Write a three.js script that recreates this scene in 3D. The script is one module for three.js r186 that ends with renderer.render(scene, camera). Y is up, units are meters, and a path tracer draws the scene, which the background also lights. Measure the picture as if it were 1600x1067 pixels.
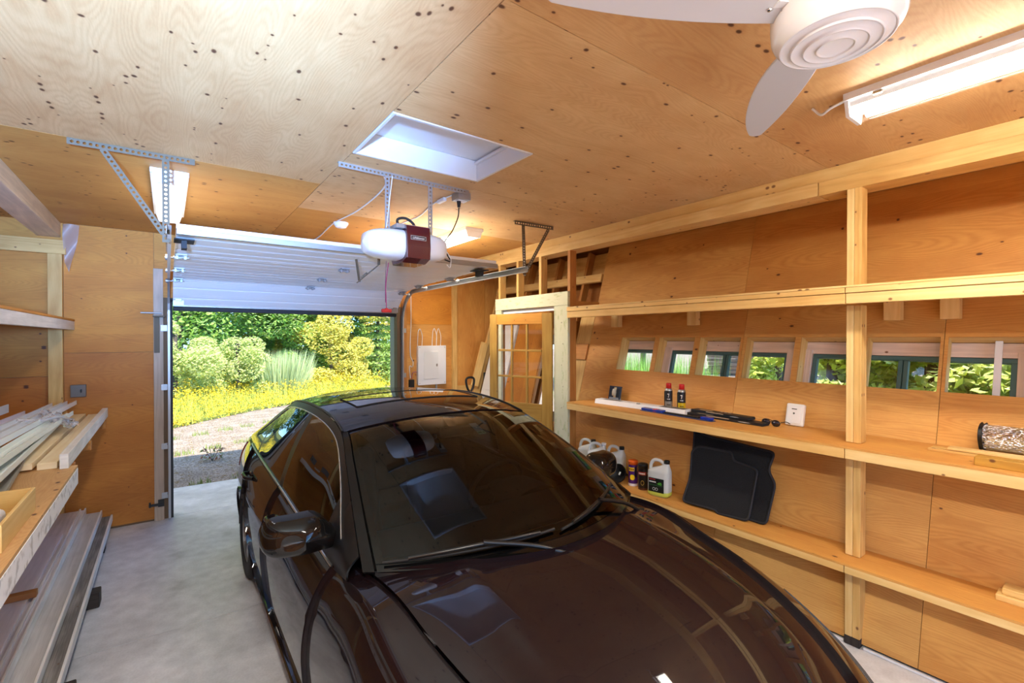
import * as THREE from 'three';
import { RoundedBoxGeometry } from 'three/addons/geometries/RoundedBoxGeometry.js';
import { mergeGeometries, mergeVertices } from 'three/addons/utils/BufferGeometryUtils.js';
import { RectAreaLightUniformsLib } from 'three/addons/lights/RectAreaLightUniformsLib.js';
import { Sky } from 'three/addons/objects/Sky.js';
import { createNoise2D, createNoise3D } from 'simplex-noise';

// ------------------------------------------------------------------ camera
RectAreaLightUniformsLib.init();
const scene = new THREE.Scene();
const camera = new THREE.PerspectiveCamera(72.1, 1600 / 1067, 0.05, 300);
camera.position.set(0, 1.85, 0);
camera.rotation.order = 'YXZ';
camera.rotation.y = -36.28 * Math.PI / 180;
camera.rotation.x = -0.43 * Math.PI / 180;
const renderer = new THREE.WebGLRenderer({ antialias: true });
renderer.toneMapping = THREE.LinearToneMapping;
renderer.toneMappingExposure = 1.2;
renderer.shadowMap.enabled = true;

// ------------------------------------------------------------------ sky and sun
const SUN = new THREE.Vector3(0.16, 0.83, 0.53).normalize();
const sky = new Sky();
sky.scale.setScalar(1000);
sky.material.uniforms.turbidity.value = 6;
sky.material.uniforms.rayleigh.value = 0.7;
sky.material.uniforms.mieCoefficient.value = 0.004;
sky.material.uniforms.mieDirectionalG.value = 0.8;
sky.material.uniforms.sunPosition.value.copy(SUN);
scene.add(sky);
scene.environmentIntensity = 0.72;
const sun = new THREE.DirectionalLight(0xffeed8, 10);
sun.position.copy(SUN).multiplyScalar(40);
sun.target.position.set(1.2, 0, -4);
sun.castShadow = true;
sun.shadow.mapSize.set(2048, 2048);
Object.assign(sun.shadow.camera, { left: -25, right: 25, top: 25, bottom: -25, near: 1, far: 90 });
scene.add(sun, sun.target);
const LAMP_POWER = 150, LAMP_COLOR = new THREE.Color(0xfff6e6);          // luminance of the area light under each tube fixture

const FLASH_POWER = 195, FLASH_COLOR = new THREE.Color().setRGB(.24, .48, 1), FLASH_AIM = new THREE.Vector3(-0.2, 2.91, -1.95);

// ------------------------------------------------------------------ helpers
function rng(seed) { let a = seed >>> 0; return () => { a = (a + 0x6D2B79F5) | 0; let t = Math.imul(a ^ (a >>> 15), 1 | a); t = (t + Math.imul(t ^ (t >>> 7), 61 | t)) ^ t; return ((t ^ (t >>> 14)) >>> 0) / 4294967296; }; }
const R = rng(11);
const rr = (a, b, f = R) => a + (b - a) * f();
const names = new Map();
function numbered(n) { const k = names.get(n) || 0; names.set(n, k + 1); return k ? `${n}_${String(k).padStart(3, '0')}` : n; }
function mesh(name, geo, mat, parent = scene, pos, label) {
  const m = new THREE.Mesh(geo, mat);
  m.name = parent === scene ? numbered(name) : name;
  m.castShadow = m.receiveShadow = true;
  if (pos) m.position.set(...pos);
  if (label) m.userData.label = label;
  parent.add(m);
  return m;
}
function thing(name, label, category, pos = [0, 0, 0], group) {
  const o = new THREE.Group(); o.name = numbered(name); scene.add(o); o.position.set(...pos);
  o.userData = { label, category }; if (group) o.userData.group = group;
  return o;
}
function tag(o, label, category, group) { o.userData.label = label; o.userData.category = category; if (group) o.userData.group = group; return o; }
function struct(name, label, category) { const o = new THREE.Group(); o.name = name; o.userData = { kind: 'structure', label, category }; scene.add(o); return o; }
function copyOf(o, label, pos) { const c = o.clone(); c.name = numbered(o.name.replace(/_\d{3}$/, '')); c.userData = { ...o.userData, label }; if (pos) c.position.set(...pos); scene.add(c); return c; }

// uv in metres on box-like geometry; g is the grain axis (0, 1, 2); su, sv the size of the texture in metres
function boxUV(geo, g, su = 1, sv = su, ou = 0, ov = 0) {
  const p = geo.attributes.position, n = geo.attributes.normal, uv = new Float32Array(p.count * 2);
  for (let i = 0; i < p.count; i++) {
    const P = [p.getX(i), p.getY(i), p.getZ(i)], N = [Math.abs(n.getX(i)), Math.abs(n.getY(i)), Math.abs(n.getZ(i))];
    const a = N[0] >= N[1] && N[0] >= N[2] ? 0 : N[1] >= N[2] ? 1 : 2, o = [0, 1, 2].filter((k) => k !== a);
    let u, v;
    if (o.includes(g)) { u = P[g]; v = P[o[0] === g ? o[1] : o[0]]; if (sv < .8) v += a * .13; } else { u = P[o[0]] * .15; v = P[o[1]]; }
    uv[2 * i] = u / su + ou; uv[2 * i + 1] = v / sv + ov;
  }
  geo.setAttribute('uv', new THREE.BufferAttribute(uv, 2));
  return geo;
}
const T_LUM = [1.6, 0.4], T_PLY = [2.44, 1.22];
// a plank / block from corner to corner with eased edges
function bar(x0, x1, y0, y1, z0, z1, g = -1, r = 0.003, size = T_LUM) {
  const w = Math.abs(x1 - x0), h = Math.abs(y1 - y0), d = Math.abs(z1 - z0);
  if (g < 0) g = w >= h && w >= d ? 0 : h >= d ? 1 : 2;
  const geo = new RoundedBoxGeometry(w, h, d, 1, Math.min(r, w * .3, h * .3, d * .3));
  geo.translate((x0 + x1) / 2, (y0 + y1) / 2, (z0 + z1) / 2);
  return boxUV(geo, g, size[0], size[1], R(), R());
}
function slab(x0, x1, y0, y1, z0, z1, g, size = T_PLY) {
  const geo = new THREE.BoxGeometry(Math.abs(x1 - x0), Math.abs(y1 - y0), Math.abs(z1 - z0));
  geo.translate((x0 + x1) / 2, (y0 + y1) / 2, (z0 + z1) / 2);
  return boxUV(geo, g, size[0], size[1], R(), R());
}
const V3 = (x, y, z) => new THREE.Vector3(x, y, z);
function tube(pts, r, seg = 40, rad = 6, closed = false) { return new THREE.TubeGeometry(new THREE.CatmullRomCurve3(pts.map((p) => V3(...p)), closed, 'centripetal'), seg, r, rad, closed); }
function polyTube(pts, r, rad = 6) { const c = new THREE.CurvePath(); for (let i = 0; i + 1 < pts.length; i++) c.add(new THREE.LineCurve3(V3(...pts[i]), V3(...pts[i + 1]))); return new THREE.TubeGeometry(c, pts.length * 4, r, rad); }
// a rectangular stick between two points (w across, t thick)
function stick(a, b, w, t, up = [0, 1, 0], g = true) {
  const A = V3(...a), B = V3(...b), d = B.clone().sub(A), L = d.length();
  const geo = g ? new RoundedBoxGeometry(w, t, L, 1, Math.min(.003, w * .3, t * .3)) : new THREE.BoxGeometry(w, t, L);
  boxUV(geo, 2, T_LUM[0], T_LUM[1], R(), R());
  const z = d.normalize(), x = V3(...up).cross(z).normalize(), y = z.clone().cross(x);
  const m = new THREE.Matrix4().makeBasis(x, y, z).setPosition(A.add(B).multiplyScalar(.5));
  return geo.applyMatrix4(m);
}
function clean(g) { const o = g.index ? g.toNonIndexed() : g; for (const k of Object.keys(o.attributes)) if (!['position', 'normal', 'uv'].includes(k)) o.deleteAttribute(k); if (!o.attributes.uv) o.setAttribute('uv', new THREE.BufferAttribute(new Float32Array(o.attributes.position.count * 2), 2)); return o; }
const merge = (list) => mergeGeometries(list.map(clean));
const cyl = (r0, r1, h, n = 20) => new THREE.CylinderGeometry(r0, r1, h, n);
const lathe = (pts, n = 28) => new THREE.LatheGeometry(pts.map((p) => new THREE.Vector2(p[0], p[1])), n);
// grid patch f(u, v) -> [x, y, z]; skirt > 0 folds the rim inwards so that a gap between panels has depth
function patch(f, nu, nv, skirt = 0, flip = false) {
  const pos = [], idx = [], uv = [], W = nu + 1;
  for (let j = 0; j <= nv; j++) for (let i = 0; i <= nu; i++) { pos.push(...f(i / nu, j / nv)); uv.push(i / nu, j / nv); }
  for (let j = 0; j < nv; j++) for (let i = 0; i < nu; i++) { const a = j * W + i, b = a + 1, c = a + W, d = c + 1; flip ? idx.push(a, c, b, b, c, d) : idx.push(a, b, c, b, d, c); }
  const g = new THREE.BufferGeometry();
  g.setAttribute('position', new THREE.Float32BufferAttribute(pos, 3)); g.setAttribute('uv', new THREE.Float32BufferAttribute(uv, 2)); g.setIndex(idx); g.computeVertexNormals();
  if (!skirt) return g;
  const n = g.attributes.normal, loop = [];
  for (let i = 0; i < nu; i++) loop.push(i);
  for (let j = 0; j < nv; j++) loop.push(j * W + nu);
  for (let i = nu; i > 0; i--) loop.push(nv * W + i);
  for (let j = nv; j > 0; j--) loop.push(j * W);
  const sp = [], si = [], s2 = [];
  loop.forEach((k) => { const p = pos.slice(3 * k, 3 * k + 3); sp.push(...p, p[0] - n.getX(k) * skirt, p[1] - n.getY(k) * skirt, p[2] - n.getZ(k) * skirt); s2.push(0, 0, 0, 0); });
  for (let i = 0; i < loop.length; i++) { const a = 2 * i, b = 2 * ((i + 1) % loop.length); flip ? si.push(a, b, a + 1, b, b + 1, a + 1) : si.push(a, a + 1, b, b, a + 1, b + 1); }
  const s = new THREE.BufferGeometry();
  s.setAttribute('position', new THREE.Float32BufferAttribute(sp, 3)); s.setAttribute('uv', new THREE.Float32BufferAttribute(s2, 2)); s.setIndex(si); s.computeVertexNormals();
  return mergeGeometries([g, s]);
}
// smooth interpolation through rows [t, a, b, ...]
function spline(rows) {
  const c = rows[0].length - 1;
  return (t) => {
    let i = 0; while (i < rows.length - 2 && t > rows[i + 1][0]) i++;
    const p1 = rows[i], p2 = rows[i + 1], p0 = rows[i - 1] || p1, p3 = rows[i + 2] || p2, h = p2[0] - p1[0], s = Math.min(1.2, Math.max(-.2, (t - p1[0]) / h)), o = [];
    for (let k = 1; k <= c; k++) {
      const m1 = p0 === p1 ? (p2[k] - p1[k]) / h : (p2[k] - p0[k]) / (p2[0] - p0[0]), m2 = p3 === p2 ? (p2[k] - p1[k]) / h : (p3[k] - p1[k]) / (p3[0] - p1[0]);
      const a = s * s * (3 - 2 * s), b = s * (1 - s) * (1 - s), d = s * s * (s - 1);
      o.push(p1[k] * (1 - a) + p2[k] * a + h * (m1 * b + m2 * d));
    }
    return c === 1 ? o[0] : o;
  };
}
const lerp = (a, b, t) => a + (b - a) * t, clamp = (v, a = 0, b = 1) => Math.min(b, Math.max(a, v)), sstep = (a, b, x) => { const t = clamp((x - a) / (b - a)); return t * t * (3 - 2 * t); };

// ------------------------------------------------------------------ procedural textures and materials
const n2a = createNoise2D(rng(3)), n2b = createNoise2D(rng(5)), n2c = createNoise2D(rng(9)), n3 = createNoise3D(rng(21));
function fbm(x, y, o = 4) { let s = 0, a = .5; for (let i = 0; i < o; i++) { s += a * n2a(x, y); x = x * 2.03 + 7; y = y * 2.03 + 3; a *= .5; } return s; }
function dataTex(w, h, f, srgb = true) {
  const d = new Uint8Array(w * h * 4);
  for (let j = 0; j < h; j++) for (let i = 0; i < w; i++) { const c = f(i / w, j / h, i, j), k = 4 * (j * w + i); d[k] = clamp(c[0], 0, 255); d[k + 1] = clamp(c[1], 0, 255); d[k + 2] = clamp(c[2], 0, 255); d[k + 3] = 255; }
  const t = new THREE.DataTexture(d, w, h); t.wrapS = t.wrapT = THREE.MirroredRepeatWrapping; t.magFilter = THREE.LinearFilter; t.minFilter = THREE.LinearMipmapLinearFilter; t.generateMipmaps = true;
  if (srgb) t.colorSpace = THREE.SRGBColorSpace; t.needsUpdate = true; return t;
}
// plywood face: rotary-cut veneer with contour grain, veneer strips of other tones, knots
function plyTex(seed, light, dark, knots, contrast, strips, stretch) {
  const f = rng(seed), K = [], B = [];
  for (let i = 0; i < knots; i++) K.push([f() * 2.44, f() * 1.22, .004 + f() * .007, .8 + f() * .9, f()]);
  let y = 0; while (y < 1.22) { const h = rr(.18, .5, f); B.push([y, y + h, rr(-1, 1, f) * strips]); y += h; }
  const w = 1024, h = 512, off = seed * 13.7;
  return dataTex(w, h, (u, v) => {
    const X = u * 2.44, Y = v * 1.22; let wy = Y, kd = 0, kr = 0;
    for (const k of K) { const dx = (X - k[0]) / k[3], dy = Y - k[1]; if (dx > .16 || dx < -.16 || dy > .1 || dy < -.1) continue; const d = Math.hypot(dx, dy * 1.1) / k[2]; wy += Math.sign(dy || 1) * .010 * Math.exp(-d * d * .1); kd = Math.max(kd, 1 - sstep(.55, 1.25, d)); kr = Math.max(kr, .5 * Math.exp(-Math.max(0, d - 1) * .9)); }
    const e = B.find((b) => Y < b[1]) || B[B.length - 1], o2 = off + (e[0] * 31);
    const base = n2a(X * stretch + o2, wy * 2.8 + o2) + .3 * n2b(X * 2.2 * stretch + o2, wy * 7);
    const c = base * 9; const ring = Math.pow(.5 + .5 * Math.sin(c * 6.283), 1.6);
    const fine = n2c(X * 6, wy * 170 + off) * .5 + n2b(X * 26, wy * 420) * .35, cloud = fbm(X * 1.1 + off, Y * 2.3, 4);
    let t = clamp(.42 + contrast * (.55 * (ring - .45)) + .16 * fine + .35 * cloud + e[2]);
    t = clamp(t + kr * .3);
    const r = lerp(light[0], dark[0], t), g = lerp(light[1], dark[1], t), b = lerp(light[2], dark[2], t);
    return [lerp(r, 66, kd * .8), lerp(g, 36, kd * .8), lerp(b, 20, kd * .8)];
  });
}
function lumTex(seed, light, dark, knots, grey = 0) {
  const f = rng(seed), K = []; for (let i = 0; i < knots; i++) K.push([f() * 1.6, f() * .4, .004 + f() * .007]);
  const off = seed * 3.1;
  return dataTex(512, 256, (u, v) => {
    const X = u * 1.6, Y = v * .4; let wy = Y, kd = 0;
    for (const k of K) { const dx = (X - k[0]) / 1.3, dy = Y - k[1], d = Math.hypot(dx, dy) / k[2]; if (d > 9) continue; wy += Math.sign(dy || 1) * .008 * Math.exp(-d * d * .15); kd = Math.max(kd, 1 - sstep(.5, 1.2, d)); }
    const ring = .5 + .5 * Math.sin((wy * 95 + n2a(X * .7 + off, wy * 9) * 5)), fine = n2b(X * 7, wy * 260 + off), cl = fbm(X * 2 + off, Y * 5, 3);
    const t = clamp(.4 + .3 * (ring - .5) + .13 * fine + .4 * cl + grey * n2c(X * 3, wy * 90));
    return [lerp(lerp(light[0], dark[0], t), 96, kd * .75), lerp(lerp(light[1], dark[1], t), 54, kd * .75), lerp(lerp(light[2], dark[2], t), 26, kd * .75)];
  });
}
const TX = {
  ceil: plyTex(2, [228, 200, 150], [190, 146, 96], 80, .3, .07, .45),
  wallR: plyTex(4, [230, 188, 112], [186, 130, 64], 14, .4, .2, .34),
  wallL: plyTex(6, [218, 164, 74], [172, 112, 38], 18, .34, .14, .4),
  lum: lumTex(7, [238, 206, 142], [214, 170, 98], 10),
  lum2: lumTex(8, [230, 192, 120], [194, 146, 76], 8),
  old: lumTex(10, [150, 146, 142], [86, 82, 80], 4, .22),
  grey: lumTex(12, [246, 244, 244], [206, 204, 204], 2, .12),
};
const std = (o) => new THREE.MeshStandardMaterial(o), phys = (o) => new THREE.MeshPhysicalMaterial(o);
const C = (r, g, b) => new THREE.Color().setRGB(r / 255, g / 255, b / 255, THREE.SRGBColorSpace);
const ply = (tex, r, g, b, rough = .62) => std({ map: TX[tex], color: C(r, g, b), roughness: rough, bumpMap: TX[tex], bumpScale: .0006 });
const M = {
  ceil: [ply('ceil', 255, 250, 246), ply('ceil', 250, 238, 228), ply('ceil', 255, 246, 236), ply('ceil', 246, 230, 214), ply('ceil', 236, 204, 148), ply('ceil', 226, 192, 132)],
  wR: [ply('wallR', 255, 248, 240), ply('wallR', 248, 230, 210), ply('wallR', 255, 238, 214), ply('wallR', 236, 216, 186)],
  wL: [ply('wallL', 255, 232, 190), ply('wallL', 240, 214, 196), ply('wallL', 250, 238, 222)],
  lum: [std({ map: TX.lum, roughness: .6 }), std({ map: TX.lum2, roughness: .6 }), std({ map: TX.lum, color: C(240, 226, 206), roughness: .6 })],
  lumDark: std({ map: TX.lum2, color: C(214, 180, 150), roughness: .65 }),
  lumPale: std({ map: TX.lum, color: C(255, 255, 250), roughness: .55 }),
  pineNew: std({ map: TX.lum, color: C(255, 246, 232), roughness: .55 }),
  casing: std({ color: C(222, 220, 200), roughness: .6, map: dataTex(256, 256, (u, v) => { const n = fbm(u * 9, v * 9, 4), s = n2b(u * 70, v * 70); const t = sstep(.25, .5, n * .8 + s * .25); return [238 - 40 * t, 238 - 30 * t, 224 - 62 * t]; }) }),
  old: std({ map: TX.old, roughness: .85, bumpMap: TX.old, bumpScale: .003 }),
  sleeper: std({ map: TX.old, color: C(120, 108, 102), roughness: .9, bumpMap: TX.old, bumpScale: .004 }),
  galv: std({ color: C(176, 178, 180), metalness: .75, roughness: .45 }),
  galvDull: std({ color: C(102, 90, 72), metalness: .3, roughness: .6 }),
  steelWhite: std({ color: C(244, 245, 247), metalness: .0, roughness: .33, bumpMap: dataTex(64, 512, (u, v) => { const s = 128 + 80 * n2a(u * 1.5, v * 60) + 40 * n2b(u * 4, v * 200); return [s, s, s]; }, false), bumpScale: .0012 }),
  seal: std({ color: C(52, 54, 58), roughness: .75 }),
  white: std({ color: C(236, 238, 240), roughness: .38 }),
  whiteGloss: std({ color: C(240, 242, 246), roughness: .18 }),
  hatch: std({ color: C(226, 228, 230), roughness: .5 }),
  black: std({ color: C(22, 22, 24), roughness: .5 }),
  blackSoft: std({ color: C(30, 30, 33), roughness: .85 }),
  chrome: std({ color: C(226, 228, 230), metalness: 1, roughness: .12 }),
  brass: std({ color: C(190, 180, 160), metalness: .9, roughness: .35 }),
  glass: phys({ color: 0xffffff, transmission: 1, thickness: 0, roughness: .02, ior: 1.5 }),
  teal: std({ color: C(72, 108, 112), roughness: .5 }),
  pink: std({ color: C(252, 232, 222), roughness: .7, map: TX.grey }),
  red: std({ color: C(196, 30, 34), roughness: .4 }),
  concrete: std({ roughness: .38, map: dataTex(1024, 1024, (u, v) => { const a = fbm(u * 5, v * 5, 5), b = n2b(u * 160, v * 160), c = fbm(u * 22 + 4, v * 22, 3), st = sstep(.25, .55, fbm(u * 3 + 9, v * 3 + 2, 4)); const g = 212 + 24 * a + 5 * b + 14 * c - 18 * st; return [g - 3, g - 1, g + 4]; }), bumpMap: dataTex(256, 256, (u, v) => { const s = 128 + 50 * n2b(u * 60, v * 60) + 40 * n2a(u * 14, v * 14); return [s, s, s]; }, false), bumpScale: .0008 }),
};
function canvasTex(w, h, draw) { const c = document.createElement('canvas'); c.width = w; c.height = h; const g = c.getContext('2d'); draw(g, w, h); const t = new THREE.CanvasTexture(c); t.colorSpace = THREE.SRGBColorSpace; return t; }

// ------------------------------------------------------------------ the room
const ZF = -5.95, ZR = 2.3, CY = 2.91, DX0 = 0.03, DX1 = 2.44, DH = 2.2;
// floor: concrete slabs with tooled joints
const floor = struct('floor', 'grey concrete garage floor slab with joints', 'floor');
{
  const cz = (a, b, x0 = -1.0, x1 = 3.5) => { const g = slab(x0, x1, -.12, 0, a + .003, b - .003, 0, [3, 3]); return mesh('slab', g, M.concrete, floor); };
  cz(-6.0, -3.66); cz(-3.66, -1.32); cz(-1.32, 1.02); cz(1.02, 2.5);
  cz(-7.11, -6.0, -.5, 3.0);
  cz(2.5, 3.6, -.5, 3.0);
  mesh('subbase', slab(-1.2, 3.7, -.3, -.014, -7.05, 3.5, 0, [3, 3]), std({ color: C(70, 68, 66), roughness: .9 }), floor);
}
// ceiling: plywood sheets, joint gaps between them, hatch opening left free
const HX0 = .857, HX1 = 1.70, HZ0 = -2.71, HZ1 = -2.11;
const ceiling = struct('ceiling', 'flat plywood ceiling with dark knots and sheet joints', 'ceiling');
{
  const g = .002, sheet = (x0, x1, z0, z1, gr, m) => mesh('plywood_sheet', slab(x0 + g, x1 - g, CY, CY + .012, z0 + g, z1 - g, gr), M.ceil[m], ceiling);
  sheet(-.95, .855, ZF, -3.39, 0, 4); sheet(-.95, .855, -3.39, -.95, 2, 1); sheet(-.95, .855, -.95, 1.0, 2, 2); sheet(-.95, .855, 1.0, ZR, 2, 0);
  sheet(.855, 2.08, ZF, -4.1, 0, 5); sheet(2.08, 3.42, ZF, -4.1, 0, 4); sheet(.855, 3.42, -4.1, -2.88, 0, 1);
  sheet(.855, 3.42, -1.2, .02, 0, 3); sheet(.855, 3.42, .02, 1.24, 0, 1); sheet(.855, 3.42, 1.24, ZR, 0, 2);
  for (const [a, b, m] of [[ZF, -3.51, 4], [-3.51, -1.07, 1], [-1.07, ZR, 2]]) { sheet(-1.71, -.95, a, b, 2, m); sheet(3.42, 4.155, a, b, 2, m); }   // over the side bays
  const s = new THREE.Shape([[.855 + g, -2.88 + g], [3.42 - g, -2.88 + g], [3.42 - g, -1.2 - g], [.855 + g, -1.2 - g], [.855 + g, HZ1 + .004], [HX1 + .004, HZ1 + .004], [HX1 + .004, HZ0 - .004], [.855 + g, HZ0 - .004]].map((p) => new THREE.Vector2(p[0], p[1])));
  const e = new THREE.ExtrudeGeometry(s, { depth: .012, bevelEnabled: false }); e.rotateX(Math.PI / 2); e.translate(0, CY + .012, 0);
  mesh('plywood_sheet', boxUV(e, 0, T_PLY[0], T_PLY[1], .31, .62), M.ceil[2], ceiling);
  // decking above the sheets, open at the hatch
  const dk = std({ color: C(60, 44, 32), roughness: .9 }), D = (a, b, c, d) => mesh('deck', slab(a, b, CY + .013, CY + .06, c, d, 0), dk, ceiling);
  D(-1.0, HX0 - .02, -6.1, 2.45); D(HX1 + .02, 3.5, -6.1, 2.45); D(HX0 - .02, HX1 + .02, -6.1, HZ0 - .02); D(HX0 - .02, HX1 + .02, HZ1 + .02, 2.45);
}
// roof over the attic
const roof = struct('roof', 'roof slab over the attic, outside the view', 'roof');
mesh('roof_deck', slab(-2.3, 4.9, 3.5, 3.62, -6.42, 2.75, 2), std({ color: C(70, 66, 62), roughness: .9 }), roof);

// far wall with the overhead door opening
const wallFar = struct('wall_far', 'plywood end wall around the overhead door opening', 'wall');
{
  const core = std({ color: C(120, 96, 72), roughness: .8 }), W = (x0, x1, y0, y1) => mesh('wall_core', slab(x0, x1, y0, y1, ZF - .15, ZF - .013, 1), core, wallFar);
  W(-2.0, DX0 - .03, -.1, 3.5); W(DX1 + .03, 4.6, -.1, 3.5); W(DX0 - .03, DX1 + .03, DH + .05, 3.5);
  const S = (x0, x1, y0, y1, m, tex = M.wL, g = 0) => mesh('plywood_sheet', slab(x0 + .0015, x1 - .0015, y0 + .0015, y1 - .0015, ZF - .012, ZF, g), tex[m], wallFar);
  S(-.775, -.11, 1.71, CY, 0); S(-.775, -.11, .02, 1.71, 1); S(-2.0, -.775, 1.5, 3.2, 2); S(-2.0, -.775, .02, 1.5, 1);
  S(-.11, 2.6, DH + .06, CY, 2);
  S(2.6, 3.29, 2.035, CY, 0); S(2.6, 3.29, .02, 2.035, 1, M.wR); S(3.29, 3.86, .9, CY, 2, M.wR, 1); S(3.29, 3.7, .02, .9, 1, M.wR, 1); S(3.86, 4.3, .9, 3.3, 0, M.wR, 1);
  // door jambs
  mesh('jamb', bar(-.115, -.035, 0, 2.55, ZF, ZF + .02, 1), std({ map: TX.grey, color: C(206, 188, 168), roughness: .6 }), wallFar, null, 'pale grey wooden jamb strip');
  mesh('jamb', bar(2.52, 2.60, 0, 2.5, ZF, ZF + .02, 1), M.lumDark, wallFar);
  mesh('weather_strip', bar(DX0 - .03, DX0 + .012, 0, DH + .04, ZF - .15, ZF - .005, 1), M.seal, wallFar, null, 'dark grey weather strip');
  mesh('weather_strip', bar(DX1 - .012, DX1 + .03, 0, DH + .04, ZF - .15, ZF - .005, 1), std({ color: C(104, 112, 92), roughness: .5 }), wallFar, null, 'olive green jamb lining');
  mesh('header', bar(DX0 - .03, DX1 + .03, DH + .02, DH + .055, ZF - .15, ZF - .005, 0), M.seal, wallFar);
  // framing on the left of the opening and the stud on the right
  mesh('post', bar(-.875, -.777, 0, 2.617, ZF, ZF + .042, 1), M.lum[1], wallFar);
  mesh('girt', bar(-1.9, -.752, 2.617, 2.745, ZF, ZF + .045, 0), M.lum[1], wallFar);
  mesh('stud', bar(3.285, 3.362, .02, 2.75, ZF, ZF + .04, 1), M.lum[1], wallFar);
  // leaning corner studs of the right-hand wall
  mesh('corner_board', stick([3.47, .35, ZF + .05], [4.17, 2.72, ZF + .05], .10, .04, [0, 0, 1]), M.lum[0], wallFar);
  mesh('corner_board', stick([3.62, 1.15, ZF + .09], [3.80, 1.78, ZF + .09], .12, .03, [0, 0, 1]), M.lumPale, wallFar);
  mesh('cleat', bar(3.35, 3.78, 1.02, 1.16, ZF + .012, ZF + .04, 0), M.lum[1], wallFar);
}
// rear wall behind the camera, with the second drive-through opening
const wallRear = struct('wall_rear', 'plywood end wall behind the camera with an open doorway', 'wall');
{
  const S = (x0, x1, y0, y1, m) => { mesh('plywood_sheet', slab(x0, x1, y0, y1, ZR, ZR + .012, 0), M.wL[m], wallRear); mesh('wall_core', slab(x0, x1, y0, y1, ZR + .013, ZR + .15, 1), std({ color: C(120, 96, 72), roughness: .8 }), wallRear); };
  S(-2.0, -.2, -.1, 3.5, 0); S(2.6, 4.6, -.1, 3.5, 2); S(-.2, 2.6, 2.4, 3.5, 1);
}
// left wall, leaning outwards
const wallLeft = struct('wall_left', 'leaning plywood side wall behind the lumber racks', 'wall');
const PHI = Math.atan(.285), SP = Math.sin(PHI), CP = Math.cos(PHI);
// (z, l, n): along the wall, up the slope, outwards -> world, for the right (side 1) or left (side -1) wall
function lean(geo, side = 1, x0 = side > 0 ? 3.33 : -.89) {
  const m = new THREE.Matrix4().set(0, SP * side, CP * side, x0, 0, CP, -SP, 0, 1, 0, 0, 0, 0, 0, 0, 1);
  const g = clean(geo).applyMatrix4(m);
  if (side > 0) { for (const k of ['position', 'normal', 'uv']) { const a = g.attributes[k], s = a.itemSize; for (let i = 0; i < a.count; i += 3) for (let c = 0; c < s; c++) { const t = a.array[(i + 1) * s + c]; a.array[(i + 1) * s + c] = a.array[(i + 2) * s + c]; a.array[(i + 2) * s + c] = t; } } }
  return g;
}
const L = (y) => y / CP;
function leanSheet(z0, z1, y0, y1, holes, n0, t, side, grain = 0, sz = T_PLY) {
  const s = new THREE.Shape([[z0, L(y0)], [z1, L(y0)], [z1, L(y1)], [z0, L(y1)]].map((p) => new THREE.Vector2(...p)));
  for (const [a, b, c, d] of holes || []) s.holes.push(new THREE.Path([[a, L(c)], [a, L(d)], [b, L(d)], [b, L(c)]].map((p) => new THREE.Vector2(...p))));
  const e = new THREE.ExtrudeGeometry(s, { depth: t, bevelEnabled: false }); e.translate(0, 0, n0);
  return lean(boxUV(e, grain, sz[0], sz[1], R(), R()), side);
}
const leanBar = (z0, z1, y0, y1, n0, n1, side = 1, g = -1) => lean(bar(z0, z1, L(y0), L(y1), n0, n1, g), side);
{
  mesh('plywood_sheet', leanSheet(ZF, -3.5, 0, 3.2, null, 0, .012, -1), M.wL[2], wallLeft); mesh('plywood_sheet', leanSheet(-3.5, -1.06, 0, 3.2, null, 0, .012, -1), M.wL[0], wallLeft); mesh('plywood_sheet', leanSheet(-1.06, ZR, 0, 3.2, null, 0, .012, -1), M.wL[1], wallLeft);
  mesh('sheathing', leanSheet(-6.1, 2.45, -.1, 3.6, null, .1, .05, -1), std({ color: C(120, 96, 72), roughness: .8 }), wallLeft);
  mesh('beam', bar(-.95, -.79, 2.775, CY, ZF, ZR, 2), std({ map: TX.grey, color: C(248, 228, 196), roughness: .6 }), wallLeft);
  for (const z of [-3.4, -.96, 1.48]) mesh('post', bar(-.96, -.87, 0, 2.775, z - .04, z + .04, 1), M.lum[1], wallLeft);
}

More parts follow.
